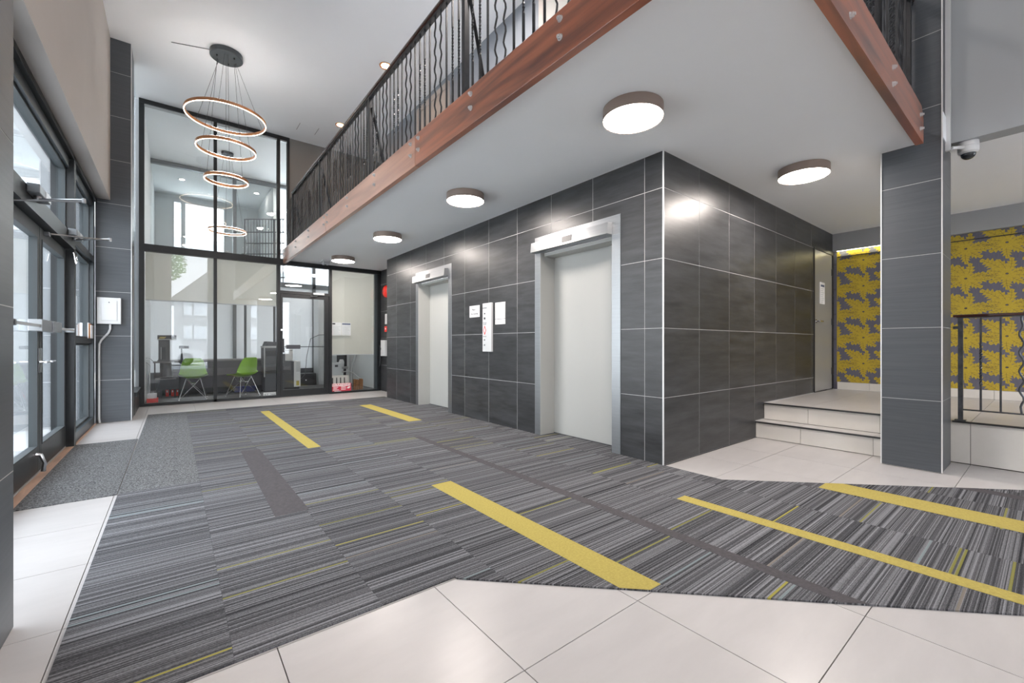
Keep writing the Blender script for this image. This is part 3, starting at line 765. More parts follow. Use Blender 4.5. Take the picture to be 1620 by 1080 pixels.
# ------------------------------------------------------------------ railing on the platform
r3 = thing('platform_railing', 'low iron railing with brown handrail on the platform right of the column', 'railing', (5.53, .1, .372))
PX = 5.53
boxobj('post', 'iron_worn', r3, PX-.016, PX+.016, .503, .535, .374, 1.285)
boxobj('foot_plate', 'iron_worn', r3, PX-.03, PX+.03, .485, .555, .3725, .382)
kinds = ['twist', 'plain', 'wavy', 'wavy', 'plain', 'twist']
for i in range(16):
    y = .397-.115*i
    if i == 9: boxobj('post', 'iron_worn', r3, PX-.016, PX+.016, y-.016, y+.016, .374, 1.285)
    else: balusters(r3, kinds[i % 6], (PX, y, .478), (PX, y, 1.285), (0, 1, 0), 'iron_worn')
boxobj('bottom_bar', 'iron_worn', r3, PX-.012, PX+.012, -1.5, .503, .466, .478)
boxobj('top_bar', 'iron_worn', r3, PX-.016, PX+.016, -1.5, .545, 1.285, 1.293)
boxobj('wall_bracket', 'iron_worn', r3, PX-.012, PX+.012, .535, .567, 1.19, 1.215)
bm = NB(); box(bm, PX-.028, PX+.028, -1.5, .566, 1.293, 1.318, bev=.008); obj('handrail', bm, 'wood_rail', r3, smooth=True)

# ------------------------------------------------------------------ dome camera by the column
t = thing('dome_camera', 'white dome security camera beside the tall tiled column', 'camera', (5.21, .444, 2.60))
bm = NB(); DX, DY = 5.21, .444
lathe(bm, DX, DY, [(0, SO-.001), (.062, SO-.001), (.064, SO-.04), (.061, SO-.042), (.065, SO-.045), (.063, SO-.085), (.050, SO-.098), (0, SO-.098)], 36); obj('housing', bm, 'plastic_white', t, smooth=True)
bm = NB(); lathe(bm, DX, DY, [(.046, SO-.098)]+[(.046*math.cos(a*math.pi/16), SO-.098-.046*math.sin(a*math.pi/16)) for a in range(1, 9)], 28); obj('dome', bm, 'glass_dark', t, smooth=True)
bm = NB(); tube(bm, [(DX-.05, DY+.02, SO-.05), (5.10, .53, SO-.05)], .014, 12); obj('conduit_arm', bm, 'plastic_white', t, smooth=True)
bm = NB(); box(bm, 5.07, 5.105, .535, .566, SO-.07, CE-.002); o = obj('conduit', bm, 'plastic_white', None); tag(o, 'white cable conduit running up the tall column above the dome camera', 'conduit')
# small camera / sensor near the office end of the soffit
t = thing('ceiling_sensor', 'small grey sensor on the soffit above the office door', 'sensor', (2.41, 9.1, SO-.09))
boxobj('mount', 'plastic_white', t, 2.33, 2.49, 9.02, 9.18, SO-.02, SO-.001, bev=.004); boxobj('body', 'plastic_gray', t, 2.355, 2.465, 9.04, 9.16, SO-.085, SO-.02, bev=.008)
bm = NB(); cyl(bm, (2.40, 9.08, SO-.085), (2.40, 9.08, SO-.10), .02, 14); obj('lens', bm, 'plastic_black', t)

# ================================================================== ENTRANCE (left glass wall)
GX = -.885
ent = thing('window_1', 'glass entrance wall with dark frame on the left', 'window', (GX, 5.5, 0)); ent['kind'] = 'structure'
for y0, y1 in ((2.406, 2.50), (3.95, 4.07)): boxobj('mullion', 'frame_teal', ent, -.95, -.80, y0, y1, 0, 3.01)
boxobj('mullion', 'frame_black', ent, -.97, -.80, 6.265, 6.36, 0, 3.0)
boxobj('mullion', 'frame_teal', ent, -.95, -.82, 7.80, 7.94, 0, 3.0)
boxobj('head_frame', 'frame_black', ent, -.95, -.80, 2.406, 7.94, 2.955, 3.009)
boxobj('head_frame', 'frame_teal', ent, -.95, -.835, 2.5, 7.80, 2.86, 2.955)
boxobj('transom', 'frame_black', ent, -.95, -.80, 2.5, 6.265, 2.03, 2.17)
boxobj('transom', 'frame_black', ent, -.95, -.815, 6.36, 7.80, 2.12, 2.20)
boxobj('sill', 'frame_teal', ent, -.95, -.82, 6.36, 7.80, 0, .10)
boxobj('mid_rail', 'frame_black', ent, -.95, -.835, 6.36, 7.80, 1.065, 1.13)
boxobj('sill', 'frame_teal', ent, -.95, -.82, 2.5, 3.95, 0, .10)
def frame_in(par, y0, y1, z0, z1, wd, x0, x1, m):
    bm = NB()
    for r in ((y0, y0+wd, z0, z1), (y1-wd, y1, z0, z1), (y0+wd, y1-wd, z0, z0+wd), (y0+wd, y1-wd, z1-wd, z1)): slab(bm, 'x', x0, x1, r)
    obj('glazing_bead', bm, m, par)
for y0, y1, z0, z1 in ((6.36, 7.80, .10, 1.065), (6.36, 7.80, 1.13, 2.12), (6.36, 7.80, 2.20, 2.86), (4.07, 6.265, 2.17, 2.86), (2.5, 3.95, .10, 2.03), (2.5, 3.95, 2.17, 2.86)):
    frame_in(ent, y0, y1, z0, z1, .022, -.925, -.862, 'frame_leaf')
    boxobj('pane', 'glass', ent, -.893, -.887, y0, y1, z0, z1)
# double doors
def leaf(y0, y1, lab, hinge):
    t = thing('entrance_door', lab, 'door', (GX, (y0+y1)/2, .02)); st, kick = .075, .20
    bm = NB()
    for r in ((y0, y0+st, .02, 2.02), (y1-st, y1, .02, 2.02), (y0+st, y1-st, 1.93, 2.02)): slab(bm, 'x', -.91, -.862, r)
    obj('frame', bm, 'frame_leaf', t)
    boxobj('kick_rail', 'frame_black', t, -.91, -.862, y0+st, y1-st, .02, .02+kick)
    frame_in(t, y0+st, y1-st, .02+kick, 1.93, .012, -.907, -.858, 'frame_leaf')
    boxobj('pane', 'glass', t, -.889, -.883, y0+st, y1-st, .02+kick, 1.93)
    # panic bar
    yl = y1-.02 if hinge == 'far' else y0+.02; ym = y0+.03 if hinge == 'far' else y1-.03; s = 1 if hinge == 'far' else -1
    b_ = boxobj('push_bar', 'alu', t, -.815, -.795, min(ym+s*.32, yl), max(ym+s*.32, yl), 1.185, 1.205)
    boxobj('latch_box', 'steel', b_, -.862, -.785, min(ym, ym+s*.33), max(ym, ym+s*.33), 1.155, 1.245, bev=.004)
    boxobj('end_bracket', 'steel', b_, -.862, -.79, yl-.03 if hinge == 'far' else yl, yl if hinge == 'far' else yl+.03, 1.175, 1.215)
    bm = NB(); cyl(bm, (-.862, ym+s*.02, .91), (-.80, ym+s*.02, .91), .009, 10); cyl(bm, (-.80, ym+s*.02, .91), (-.80, ym+s*.13, .91), .009, 10)
    obj('lever_handle', bm, 'chrome', t, smooth=True)
    bm = NB(); bx = box(bm, -.861, -.855, ym-.02, ym+.02, .82, 1.02, bev=.002); obj('lock_plate', bm, 'steel', t)
    return t
dA = leaf(4.09, 5.165, 'nearer glass leaf of the double entrance door', 'near')
dB = leaf(5.175, 6.255, 'farther glass leaf of the double entrance door', 'far')
bm = NB(); tube(bm, [(-.862, 5.05, .17), (-.835, 5.05, .165), (-.815, 5.055, .10), (-.822, 5.06, .03)], [.016, .014, .012, .016], 10); obj('kick_stop', bm, 'chrome', dA, smooth=True)
# closers with their folding arms
def closer(yb, lab, elbow, foot):
    t = thing('door_closer', lab, 'door closer', (-.80, yb, 2.12))
    boxobj('body', 'frame_gray', t, -.80, -.735, yb-.20, yb+.14, 2.115, 2.18, bev=.006)
    boxobj('cover', 'alu', t, -.738, -.732, yb-.02, yb+.135, 2.118, 2.177, bev=.002)
    bm = NB(); cyl(bm, (-.765, yb-.09, 2.115), (-.765, yb-.09, 2.085), .02, 14); obj('spindle', bm, 'steel', t)
    bm = NB(); tube(bm, [(-.765, yb-.09, 2.092), elbow], .008, 8); obj('arm', bm, 'steel', t)
    bm = NB(); tube(bm, [foot, (elbow[0], elbow[1], elbow[2]-.012)], .007, 8); obj('arm', bm, 'steel', t)
    bm = NB(); cyl(bm, (elbow[0], elbow[1], elbow[2]-.022), (elbow[0], elbow[1], elbow[2]+.01), .012, 10); obj('elbow_joint', bm, 'steel', t)
    bm = NB(); box(bm, foot[0]-.02, foot[0]+.015, foot[1]-.03, foot[1]+.03, foot[2]-.02, foot[2]+.012, bev=.003); obj('shoe', bm, 'steel', t)
closer(4.62, 'grey door closer with folding arm over the nearer entrance leaf', (-.50, 4.29, 2.08), (-.845, 4.25, 2.0))
closer(6.12, 'grey door closer with folding arm over the farther entrance leaf', (-.485, 5.72, 2.08), (-.845, 5.35, 2.0))
bm = NB(); tube(bm, [(-.80, 6.20, 1.99)]+[(-.78, 6.22+.04*math.sin(a), 1.93-.05*math.cos(a)) for a in [i*math.pi/6 for i in range(0, 7)]], .006, 8); o = obj('cable_loop', bm, 'chrome', None, smooth=True); tag(o, 'small loose cable loop under the farther door closer', 'cable')
th = thing('door_threshold', 'pale wooden threshold strip under the glass entrance doors', 'threshold', (-.86, 5.2, -.004))
boxobj('plank', 'threshold_wood', th, -.858, -.80, 4.06, 6.265, -.004, .004); boxobj('track', 'alu', th, -.95, -.86, 4.07, 6.265, -.004, .012)
boxobj('edging', 'threshold_wood', th, -.818, -.80, 6.36, 7.94, -.004, .003)
# bundle of leaflets on the sidelight mid rail
t = thing('leaflet_bundle', 'upright bundle of brown leaflets on the sidelight mid rail', 'leaflets', (-.85, 7.72, 1.13))
for k in range(4): boxobj('leaflet', ('paper', 'wood_brown', 'wood_brown', 'paper_gray')[k], t, -.855+.009*k, -.848+.009*k, 7.63, 7.80, 1.131, 1.33-.01*k)
# white box and its conduit on the far-left column
t = thing('white_control_box', 'white square control box on the dark column beside the entrance', 'box', (-.675, 7.92, 1.33))
boxobj('body', 'plastic_white', t, -.795, -.558, 7.875, 7.939, 1.328, 1.682, bev=.004)
boxobj('door', 'plastic_white', t, -.752, -.598, 7.868, 7.876, 1.372, 1.64, bev=.002)
bm = NB(); prism(bm, [(-.683, 1.612), (-.667, 1.612), (-.675, 1.628)], 'y', 7.8655, 7.8685); obj('lock', bm, 'ink', t)
bm = NB(); tube(bm, [(-.668, 7.91, 1.33), (-.668, 7.91, 1.26), (-.685, 7.91, 1.21), (-.755, 7.91, 1.11), (-.775, 7.91, 1.06), (-.777, 7.91, .98), (-.777, 7.91, .06), (-.770, 7.91, .002)], .0125, 10)
o = obj('white_conduit', bm, 'plastic_white', None, smooth=True); tag(o, 'bent white conduit dropping from the white control box to the floor', 'conduit')

# ================================================================== OFFICE GLASS WALL
ow = thing('window_2', 'black framed two storey glass wall of the office', 'window', (1.7, GY, 0)); ow['kind'] = 'structure'
F0, F1 = GY-.045, GY+.045
for x0, x1, z0, z1 in ((-.455, -.385, 0, CE), (.585, .635, 0, CE), (1.62, 1.675, 0, CE), (1.80, 1.845, SO, CE), (2.61, 2.665, 0, SO), (3.655, 3.735, 0, SO)):
    boxobj('mullion', 'frame_black', ow, x0, x1, F0, F1, z0, z1)
boxobj('head_frame', 'frame_black', ow, -.455, 1.84, F0-.005, F1, CE-.07, CE-.001)
boxobj('head_bead', 'alu', ow, -.385, 1.80, F0+.02, F1-.02, CE-.10, CE-.07)
boxobj('transom', 'frame_black', ow, -.455, 1.775, F0-.012, F1, 2.645, 2.765)
boxobj('transom', 'frame_black', ow, 1.775, 3.735, F0-.012, F1, 2.655, SO-.001)
boxobj('transom', 'frame_black', ow, 1.675, 2.61, F0, F1, 2.075, 2.135)
boxobj('sill', 'frame_black', ow, -.385, 1.62, F0, F1, 0, .045); boxobj('sill', 'frame_black', ow, 2.665, 3.655, F0, F1, 0, .04)
boxobj('side_jamb', 'frame_teal', ow, 3.60, 3.655, F0+.01, F1-.01, .04, 2.655)
for x0, x1, z0, z1 in ((-.385, .585, .045, 2.645), (.635, 1.62, .045, 2.645), (1.675, 2.61, 2.135, 2.655), (2.665, 3.60, .04, 2.655), (-.385, .585, 2.765, CE-.10), (.635, 1.62, 2.765, CE-.10), (1.675, 1.80, 2.765, CE-.10)):
    boxobj('pane', 'glass_office', ow, x0, x1, GY-.003, GY+.003, z0, z1)
# small side window between the far-left column and the glass wall
sw = thing('window_3', 'narrow side window between column and office glass', 'window', (-.46, 9.0, 0)); sw['kind'] = 'structure'
boxobj('frame_post', 'frame_gray', sw, -.50, -.455, 8.36, 8.46, 0, CE); boxobj('low_panel', 'tile_slate', sw, -.50, -.45, 8.46, GY-.05, 0, .28)
boxobj('sill', 'frame_black', sw, -.52, -.42, 8.46, GY-.05, .28, .34); boxobj('pane', 'glass', sw, -.49, -.484, 8.46, GY-.05, .34, CE)
# office door
od = thing('office_door', 'black framed glass office door with a push bar', 'door', (2.14, GY, .01))
bm = NB()
for r in ((1.68, 1.722, .012, 2.07), (2.515, 2.605, .012, 2.07), (1.722, 2.515, .012, .14), (1.722, 2.515, 2.0, 2.07)): slab(bm, 'y', GY-.035, GY+.02, r)
obj('frame', bm, 'frame_black', od)
boxobj('pane', 'glass_office', od, 1.722, 2.515, GY-.008, GY-.002, .14, 2.0)
b_ = boxobj('push_bar', 'plastic_black', od, 1.76, 2.515, GY-.075, GY-.06, 1.0, 1.015)
boxobj('push_pad', 'plastic_dark', b_, 1.785, 2.035, GY-.09, GY-.05, .965, 1.045, bev=.004)
boxobj('lock_case', 'plastic_black', od, 1.70, 1.745, GY-.06, GY-.034, .90, 1.17, bev=.003)
bm = NB(); cyl(bm, (1.70, GY-.036, 1.345), (1.70, GY-.05, 1.345), .02, 16); obj('lock_cylinder', bm, 'chrome', od)
t = thing('door_closer', 'steel door closer above the office door', 'door closer', (2.40, GY-.06, 2.08))
boxobj('body', 'alu', t, 2.28, 2.50, GY-.10, GY-.046, 2.085, 2.125, bev=.004); bm = NB(); tube(bm, [(2.36, GY-.08, 2.085), (2.36, GY-.08, 2.06), (2.22, GY-.11, 2.05)], .010, 8); obj('arm', bm, 'steel', t)
bm = NB(); tube(bm, [(3.70, F0, 1.03), (3.70, F0-.05, 1.0), (3.70, F0-.06, .93), (3.70, F0-.06, .66), (3.70, F0-.05, .58), (3.70, F0, .55)], .014, 10); o = obj('pull_handle', bm, 'plastic_black', None, smooth=True); tag(o, 'black D shaped pull handle on the right end of the office glass', 'handle')
# roller shades
def shade(x0, x1, zb, lab):
    t = thing('roller_shade', lab, 'shade', ((x0+x1)/2, GY+.07, zb), 'roller shades behind the office glass')
    bm = NB(); n = 8
    V = [[bm.verts.new((x0+(x1-x0)*i/n, GY+.068+.002*math.sin(i*1.3), z)) for z in (zb, 2.66)] for i in range(n+1)]
    for i in range(n): bm.faces.new((V[i][0], V[i+1][0], V[i+1][1], V[i][1]))
    obj('fabric', bm, 'shade_fabric', t); boxobj('hem_bar', 'paper_gray', t, x0, x1, GY+.062, GY+.076, zb-.012, zb+.004)
shade(-.375, .59, 1.825, 'half lowered beige roller shade in the leftmost office panel')
shade(.625, 1.63, 1.822, 'half lowered beige roller shade left of the office door')
shade(2.66, 3.63, .835, 'beige roller shade lowered furthest, right of the office door')
# notices and signs on the right panel
for i, (x0, x1, lab) in enumerate(((2.675, 2.87, 'left of two printed notices on the office glass'), (2.88, 3.075, 'right of two printed notices, with a dark blue heading'))):
    n = boxobj('glass_notice', 'paper', None, x0, x1, GY+.006, GY+.010, 1.25, 1.53); tag(n, lab, 'notice')
    boxobj('heading', 'ink' if i == 0 else 'ink_blue', n, x0+.01, x0+(.07 if i == 0 else .185), GY+.0035, GY+.0062, 1.485, 1.515)
    for k in range(7): boxobj('printed_line', 'paper_gray', n, x0+.02, x1-.02-.02*(k % 3), GY+.0035, GY+.0062, 1.275+.027*k, 1.281+.027*k)
s = boxobj('warning_sign', 'sign_red', None, 2.672, 3.075, GY-.012, GY-.0035, .012, .212); tag(s, 'red and white warning sign at the foot of the office glass', 'sign')
boxobj('white_band', 'sign_white', s, 2.676, 3.06, GY-.0135, GY-.0118, .148, .208)
text(s, 'print', 'WARNING', .062, 'sign_red', (2.868, GY-.0145, .178), (1, 0, 0), (0, 0, 1), sx=1.28)
for k, (x0, x1) in enumerate(((2.70, 2.80), (2.70, 2.78), (2.69, 2.82), (2.72, 2.86))):
    boxobj('printed_line', 'sign_white', s, x0, x1, GY-.0135, GY-.0118, .122-.028*k, .134-.028*k)
    if k < 3: boxobj('printed_line', 'sign_white', s, 2.86, 2.96+.01*(k % 2), GY-.0135, GY-.0118, .126-.028*k, .137-.028*k)
bm = NB(); prism(bm, [(2.985, .098), (3.02, .09), (3.05, .108), (3.062, .128), (3.03, .138), (2.998, .122)], 'y', GY-.0135, GY-.0118); obj('badge', bm, 'sign_white', s)
s = boxobj('plate_sign', 'paper', None, 1.395, 1.612, GY+.05, GY+.056, .012, .105); tag(s, 'small white plate sign leaning inside the office glass', 'sign')
text(s, 'print', 'RZ  298', .056, 'ink', (1.505, GY+.0475, .052), (1, 0, 0), (0, 0, 1)); boxobj('printed_line', 'ink', s, 1.42, 1.60, GY+.0485, GY+.0505, .088, .093)

# ================================================================== OFFICE INTERIOR
struct('floor_office', 'carpet_office', -.5, 3.9, GY+.0, 12.6, -.16, -.004)
struct('floor_beyond', 'carpet_office', -.5, 2.15, 12.6, 15.3, 2.5, 2.6)
bm = NB(); box(bm, -.5, -.40, GY+.05, 12.6, 0, CE); box(bm, -.5, -.40, 12.6, 15.3, 2.5, CE)
obj('wall_office_left', bm, 'paint_wall_white', None, kind='structure')
struct('wall_office_right', 'paint_wall_white', 3.80, 3.9, GY+.05, 12.5, 0, CE)
struct('ceiling_office_overhang', 'paint_white', -.5, 6.0, GY, 18.0, CE, CE+.2)  # stretched past the rear window as an added overhang blocking the sun
bw = thing('window_4', 'rear glazed wall of the office with white blinds', 'window', (1.7, 12.55, 0)); bw['kind'] = 'structure'
boxobj('mullion', 'frame_gray', bw, 1.15, 1.225, 12.5, 12.6, 0, CE); boxobj('mullion', 'frame_gray', bw, 2.97, 3.05, 12.5, 12.6, 0, CE)
boxobj('head_frame', 'frame_gray', bw, -.4, 3.8, 12.5, 12.6, CE-.09, CE-.001); boxobj('sill', 'plastic_dark', bw, -.4, 3.8, 12.5, 12.6, 0, .42)
boxobj('transom', 'frame_gray', bw, -.4, 3.8, 12.5, 12.6, 2.55, 2.68)
for x0, x1 in ((-.4, 1.15), (1.225, 2.97), (3.05, 3.8)):
    bmq = NB(); bmq.faces.new([bmq.verts.new(p) for p in ((x0, 12.54, .42), (x1, 12.54, .42), (x1, 12.54, 2.55), (x0, 12.54, 2.55))]); obj('blind', bmq, 'blind_fabric', bw); boxobj('pane', 'glass', bw, x0, x1, 12.56, 12.566, 2.68, CE-.09)
# room beyond
struct('wall_beyond_right', 'paint_wall_white', 2.05, 2.15, 12.62, 15.3, 2.6, CE)
bm = NB()
for r in minus([(-.5, 2.15, 2.5, CE)], (-.02, 1.21, 3.3, 5.06)): slab(bm, 'y', 15.2, 15.3, r)
obj('wall_beyond_back', bm, 'paint_wall_white', None, kind='structure')
wv = thing('window_5', 'white framed window in the room beyond the office', 'window', (.6, 15.2, 3.3)); wv['kind'] = 'structure'
bm = NB()
for r in ((-.02, .02, 3.3, 5.06), (1.17, 1.21, 3.3, 5.06), (.02, 1.17, 5.02, 5.06), (.17, .27, 3.3, 5.02)): slab(bm, 'y', 15.14, 15.25, r)
obj('window_frame', bm, 'plastic_white', wv); boxobj('pane', 'glass', wv, .02, 1.17, 15.20, 15.206, 3.3, 5.02)
for x, y, lab in ((.175, 13.66, 'recessed downlight in the far office ceiling at the left'), (1.80, 13.63, 'recessed downlight in the far office ceiling at the right')):
    t = thing('downlight', lab, 'light', (x, y, CE-.01)); bm = NB(); lathe(bm, x, y, [(.05, CE-.004), (.08, CE-.010), (.085, CE-.001), (0, CE-.001)], 24); obj('ring', bm, 'plastic_white', t, smooth=True)
    bm = NB(); lathe(bm, x, y, [(0, CE-.006), (.05, CE-.005)], 20); obj('bulb', bm, 'led', t)
for x, y, q in ((2.7, 10.6, 'front'), (2.7, 11.9, 'back')): led(x, y, CE, 'added hidden round fill light in the tall office behind the gray wall, '+q)  # added hidden lamps that brighten the office
# single ring pendant in the office
PXo, PYo = .925, 11.15
t = thing('ring_pendant', 'single ring pendant hanging inside the office behind the glass', 'chandelier', (PXo, PYo, 3.5))
bm = NB(); lathe(bm, PXo, PYo, [(0, CE-.05), (.11, CE-.05), (.115, CE-.001), (0, CE-.001)], 30); obj('canopy', bm, 'frame_teal', t, smooth=True)
hoop(t, PXo, PYo, 3.50, .355)
for k in range(3):
    a = R(20+120*k); bm = NB(); cyl(bm, (PXo+math.cos(a)*.07, PYo+math.sin(a)*.07, CE-.05), (PXo+math.cos(a)*.345, PYo+math.sin(a)*.345, 3.53), .002, 5); obj('cord', bm, 'plastic_dark', t)
# metal grille screen
t = thing('metal_grille', 'grey metal bar grille standing in the upper office by the right mullion', 'screen', (1.7, 10.7, 0))
g0, gd = Vector((1.30, 11.75, 0)), Vector((.7845, -.6202, 0)); gl = .95
for z in (2.62, 2.92, 3.17, 3.42, 3.68, 3.98):
    bm = NB(); tube(bm, [g0+gd*(-.06 if z in (3.17, 3.68) else 0)+Vector((0, 0, z)), g0+gd*gl+Vector((0, 0, z+.0))], .013, 4); obj('rail', bm, 'frame_gray', t)
for k in range(14):
    p = g0+gd*(.03+k*.068); bm = NB(); tube(bm, [p+Vector((0, 0, 2.50)), p+Vector((0, 0, 3.98))], .009 if k not in (0, 10) else .026, 4); obj('bar', bm, 'frame_gray', t)
for k in (0, 10):
    p = g0+gd*(.03+k*.068); bm = NB(); tube(bm, [p+Vector((0, 0, 0)), p+Vector((0, 0, 2.50))], .026, 4); obj('leg', bm, 'frame_gray', t)
# desk
t = thing('office_desk', 'long dark desk behind the two green chairs', 'desk', (.7, 11.2, 0))
boxobj('desktop', 'desk_top', t, -.25, 1.62, 11.07, 11.6, .70, .735, bev=.004); boxobj('front_panel', 'desk_dark', t, -.21, 1.60, 11.10, 11.13, .14, .70)
for x in (-.21, 1.57): boxobj('side_panel', 'desk_dark', t, x, x+.03, 11.13, 11.55, 0, .70)
boxobj('kick_board', 'plastic_black', t, -.18, 1.57, 11.45, 11.48, 0, .70)
# side table left with clutter
t = thing('side_stand', 'dark stand with computer tower at the left end of the desk', 'stand', (-.17, 10.7, 0))
boxobj('top', 'desk_top', t, -.30, .02, 10.5, 10.84, .70, .725); bm = NB()
lathe(bm, -.1, 10.68, [(0, .40), (.11, .40), (.11, .42), (.09, .43), (.085, .70), (0, .70)], 24); obj('pedestal', bm, 'plastic_dark', t, smooth=True); boxobj('shelf', 'desk_top', t, -.27, .05, 10.52, 10.82, .38, .40)
for x in (-.29, -.27+.29): boxobj('leg', 'desk_dark', t, x, x+.02, 10.81, 10.84, 0, .70)
t = thing('computer_tower', 'dark computer tower standing upright on the stand', 'computer', (-.13, 10.68, .726))
boxobj('case', 'plastic_dark', t, -.22, -.05, 10.55, 10.82, .726, 1.14, bev=.004); boxobj('front_window', 'glass_dark', t, -.185, -.11, 10.545, 10.552, .77, 1.0); boxobj('front_strip', 'plastic_gray', t, -.185, -.175, 10.543, 10.552, .77, 1.0)
t = thing('paper_tray', 'grey tray of papers and pencils on the computer tower', 'tray', (-.08, 10.68, 1.141))
boxobj('tray', 'plastic_gray', t, -.24, .05, 10.52, 10.82, 1.141, 1.16); boxobj('rim', 'plastic_dark', t, -.24, .05, 10.80, 10.82, 1.16, 1.235)
for k in range(4):
    bm = NB(); tube(bm, [(-.21+.02*k, 10.55, 1.163), (-.19+.025*k, 10.70, 1.20)], .006, 6); obj('pencil', bm, 'carpet_yellow', t)
t = thing('camera_tripod', 'small black camera on a spindly tripod beside the desk', 'tripod', (.12, 10.72, 0))
TX, TY = .13, 10.72
bm = NB(); box(bm, TX-.04, TX+.05, TY-.05, TY+.05, .97, 1.03, bev=.01); cyl(bm, (TX+.05, TY-.05, 1.0), (TX+.11, TY-.07, 1.0), .028, 14); obj('camera_body', bm, 'plastic_black', t)
bm = NB(); cyl(bm, (TX, TY, .70), (TX, TY, .97), .012, 10); obj('centre_column', bm, 'plastic_black', t)
for dx, dy in ((-.05, -.06), (.10, -.02), (-.02, .09)):
    bm = NB(); tube(bm, [(TX, TY, .93), (TX+dx*.5, TY+dy*.5, .48), (TX+dx, TY+dy, .004)], [.010, .008, .006], 8); obj('leg', bm, 'plastic_black', t)
# loose wires at the left wall
for k, (pts, lab) in enumerate((([(-.395, 10.4, .80), (-.33, 10.45, .78), (-.29, 10.5, .73)], 'upper loose black wire at the left office wall'), ([(-.395, 10.5, .72), (-.34, 10.5, .66), (-.36, 10.5, .40), (-.33, 10.5, .02)], 'hanging loose black wire at the left office wall'))):
    bm = NB(); tube(bm, pts, .004, 6); tag(obj('loose_wire', bm, 'plastic_black', None), lab, 'wire')
# red things
t = thing('red_carton', 'red and white carton on the office floor at the left wall', 'box', (-.29, 10.2, 0))
boxobj('base', 'red', t, -.375, -.215, 10.1, 10.3, 0.0, .075, bev=.003); boxobj('upper', 'plastic_white', t, -.365, -.235, 10.12, 10.28, .075, .16, bev=.003)
for k, x in enumerate((-.12, -.035, .045)):
    t = boxobj('red_binder', 'red', None, x, x+.05, 11.16, 11.40, .0, .135); tag(t, ('leftmost', 'middle', 'rightmost')[k]+' of three red binders under the desk', 'binder', 'red binders under the desk'); boxobj('spine_label', 'sign_white', t, x+.015, x+.035, 11.158, 11.161, .08, .12)
bm = NB(); prism(bm, [(1.06, 0), (1.44, 0), (1.47, .13), (1.03, .13)], 'y', 11.16, 11.40); o = obj('blue_bin', bm, 'blue_plastic', None); tag(o, 'low blue bin under the desk behind the right chair', 'bin')
# green shell chairs
def shell_chair(loc, rz, lab):
    t = thing('shell_chair', lab, 'chair', (0, 0, 0), 'green shell chairs in the office')
    prof = [(.235, .425), (.225, .44), (.17, .435), (.08, .415), (-.02, .405), (-.11, .41), (-.165, .44), (-.19, .50), (-.205, .58), (-.222, .68), (-.232, .76), (-.236, .795)]
    wid = [.17, .20, .225, .235, .235, .228, .222, .215, .20, .18, .155, .12]; cup = [.0, .01, .03, .05, .06, .07, .085, .08, .065, .045, .02, 0]
    bm = NB(); n = 12; G = []
    for (y, z), wd, c in zip(prof, wid, cup):
        row = []
        for i in range(n+1):
            s = -1+2*i/n; e = abs(s)**2.2
            back = 1 if z > .47 and y < 0 else 0
            row.append(bm.verts.new((s*wd, y+(e*c if back else 0), z+(0 if back else e*c*.9)))) 
        G.append(row)
    for a, b2 in zip(G, G[1:]):
        for i in range(n): bm.faces.new((a[i], a[i+1], b2[i+1], b2[i]))
    o = obj('shell', bm, 'green_plastic', t, smooth=True)
    md = o.modifiers.new('thickness', 'SOLIDIFY'); md.thickness = .008; sb = o.modifiers.new('smooth', 'SUBSURF'); sb.levels = 1; sb.render_levels = 1
    feet = [(-.21, .22), (.21, .22), (-.21, -.22), (.21, -.22)]
    for fx, fy in feet:
        bm = NB(); tube(bm, [(fx*.52, fy*.45, .40), (fx, fy, .008)], .0065, 6); tube(bm, [(-fx*.18, fy*.5, .30), (fx, fy, .012)], .005, 6)
        lg = obj('leg', bm, 'chrome', t); bm = NB(); cyl(bm, (fx, fy, .001), (fx, fy, .014), .011, 10); obj('foot_glide', bm, 'plastic_white', lg)
    bm = NB()
    tube(bm, [(-.11, .10, .40), (.11, .10, .40), (.11, -.10, .40), (-.11, -.10, .40)], .006, 6, closed=True)
    tube(bm, [(-.11, .10, .40), (-.04, .11, .30), (.04, .11, .30), (.11, .10, .40)], .005, 6); tube(bm, [(-.11, -.10, .40), (-.04, -.11, .30), (.04, -.11, .30), (.11, -.10, .40)], .005, 6)
    tube(bm, [(-.04, .11, .30), (-.04, -.11, .30)], .005, 6); tube(bm, [(.04, .11, .30), (.04, -.11, .30)], .005, 6)
    obj('wire_base', bm, 'chrome', t)
    t.location = loc; t.rotation_euler = (0, 0, rz)
shell_chair((.31, 10.35, 0), R(-4), 'left green shell chair with wire legs behind the office glass')
shell_chair((1.12, 10.30, 0), R(28), 'right green shell chair with wire legs turned beside the printer')
# printer, copier, cabinets
t = thing('office_printer', 'tall dark office printer just left of the office door', 'printer', (1.75, 10.8, 0))
boxobj('base_cabinet', 'plastic_dark', t, 1.56, 1.94, 10.6, 11.05, .03, .62, bev=.006); boxobj('paper_tray', 'plastic_black', t, 1.58, 1.92, 10.585, 10.60, .42, .58)
boxobj('print_unit', 'plastic_dark', t, 1.545, 1.95, 10.58, 11.05, .62, .98, bev=.01); boxobj('output_slot', 'plastic_black', t, 1.57, 1.90, 10.572, 10.585, .80, .92); boxobj('pale_side', 'plastic_gray', t, 1.538, 1.556, 10.57, 10.62, .35, .98)
boxobj('scanner_bed', 'plastic_gray', t, 1.54, 1.95, 10.58, 11.05, .98, 1.02, bev=.004); bm = NB(); prism(bm, [(1.56, 1.02), (1.93, 1.02), (1.90, 1.10), (1.60, 1.12)], 'y', 10.6, 11.0); obj('feeder_lid', bm, 'plastic_dark', t)
t = thing('copier', 'grey and white copier body seen through the office door', 'copier', (2.16, 11.1, 0))
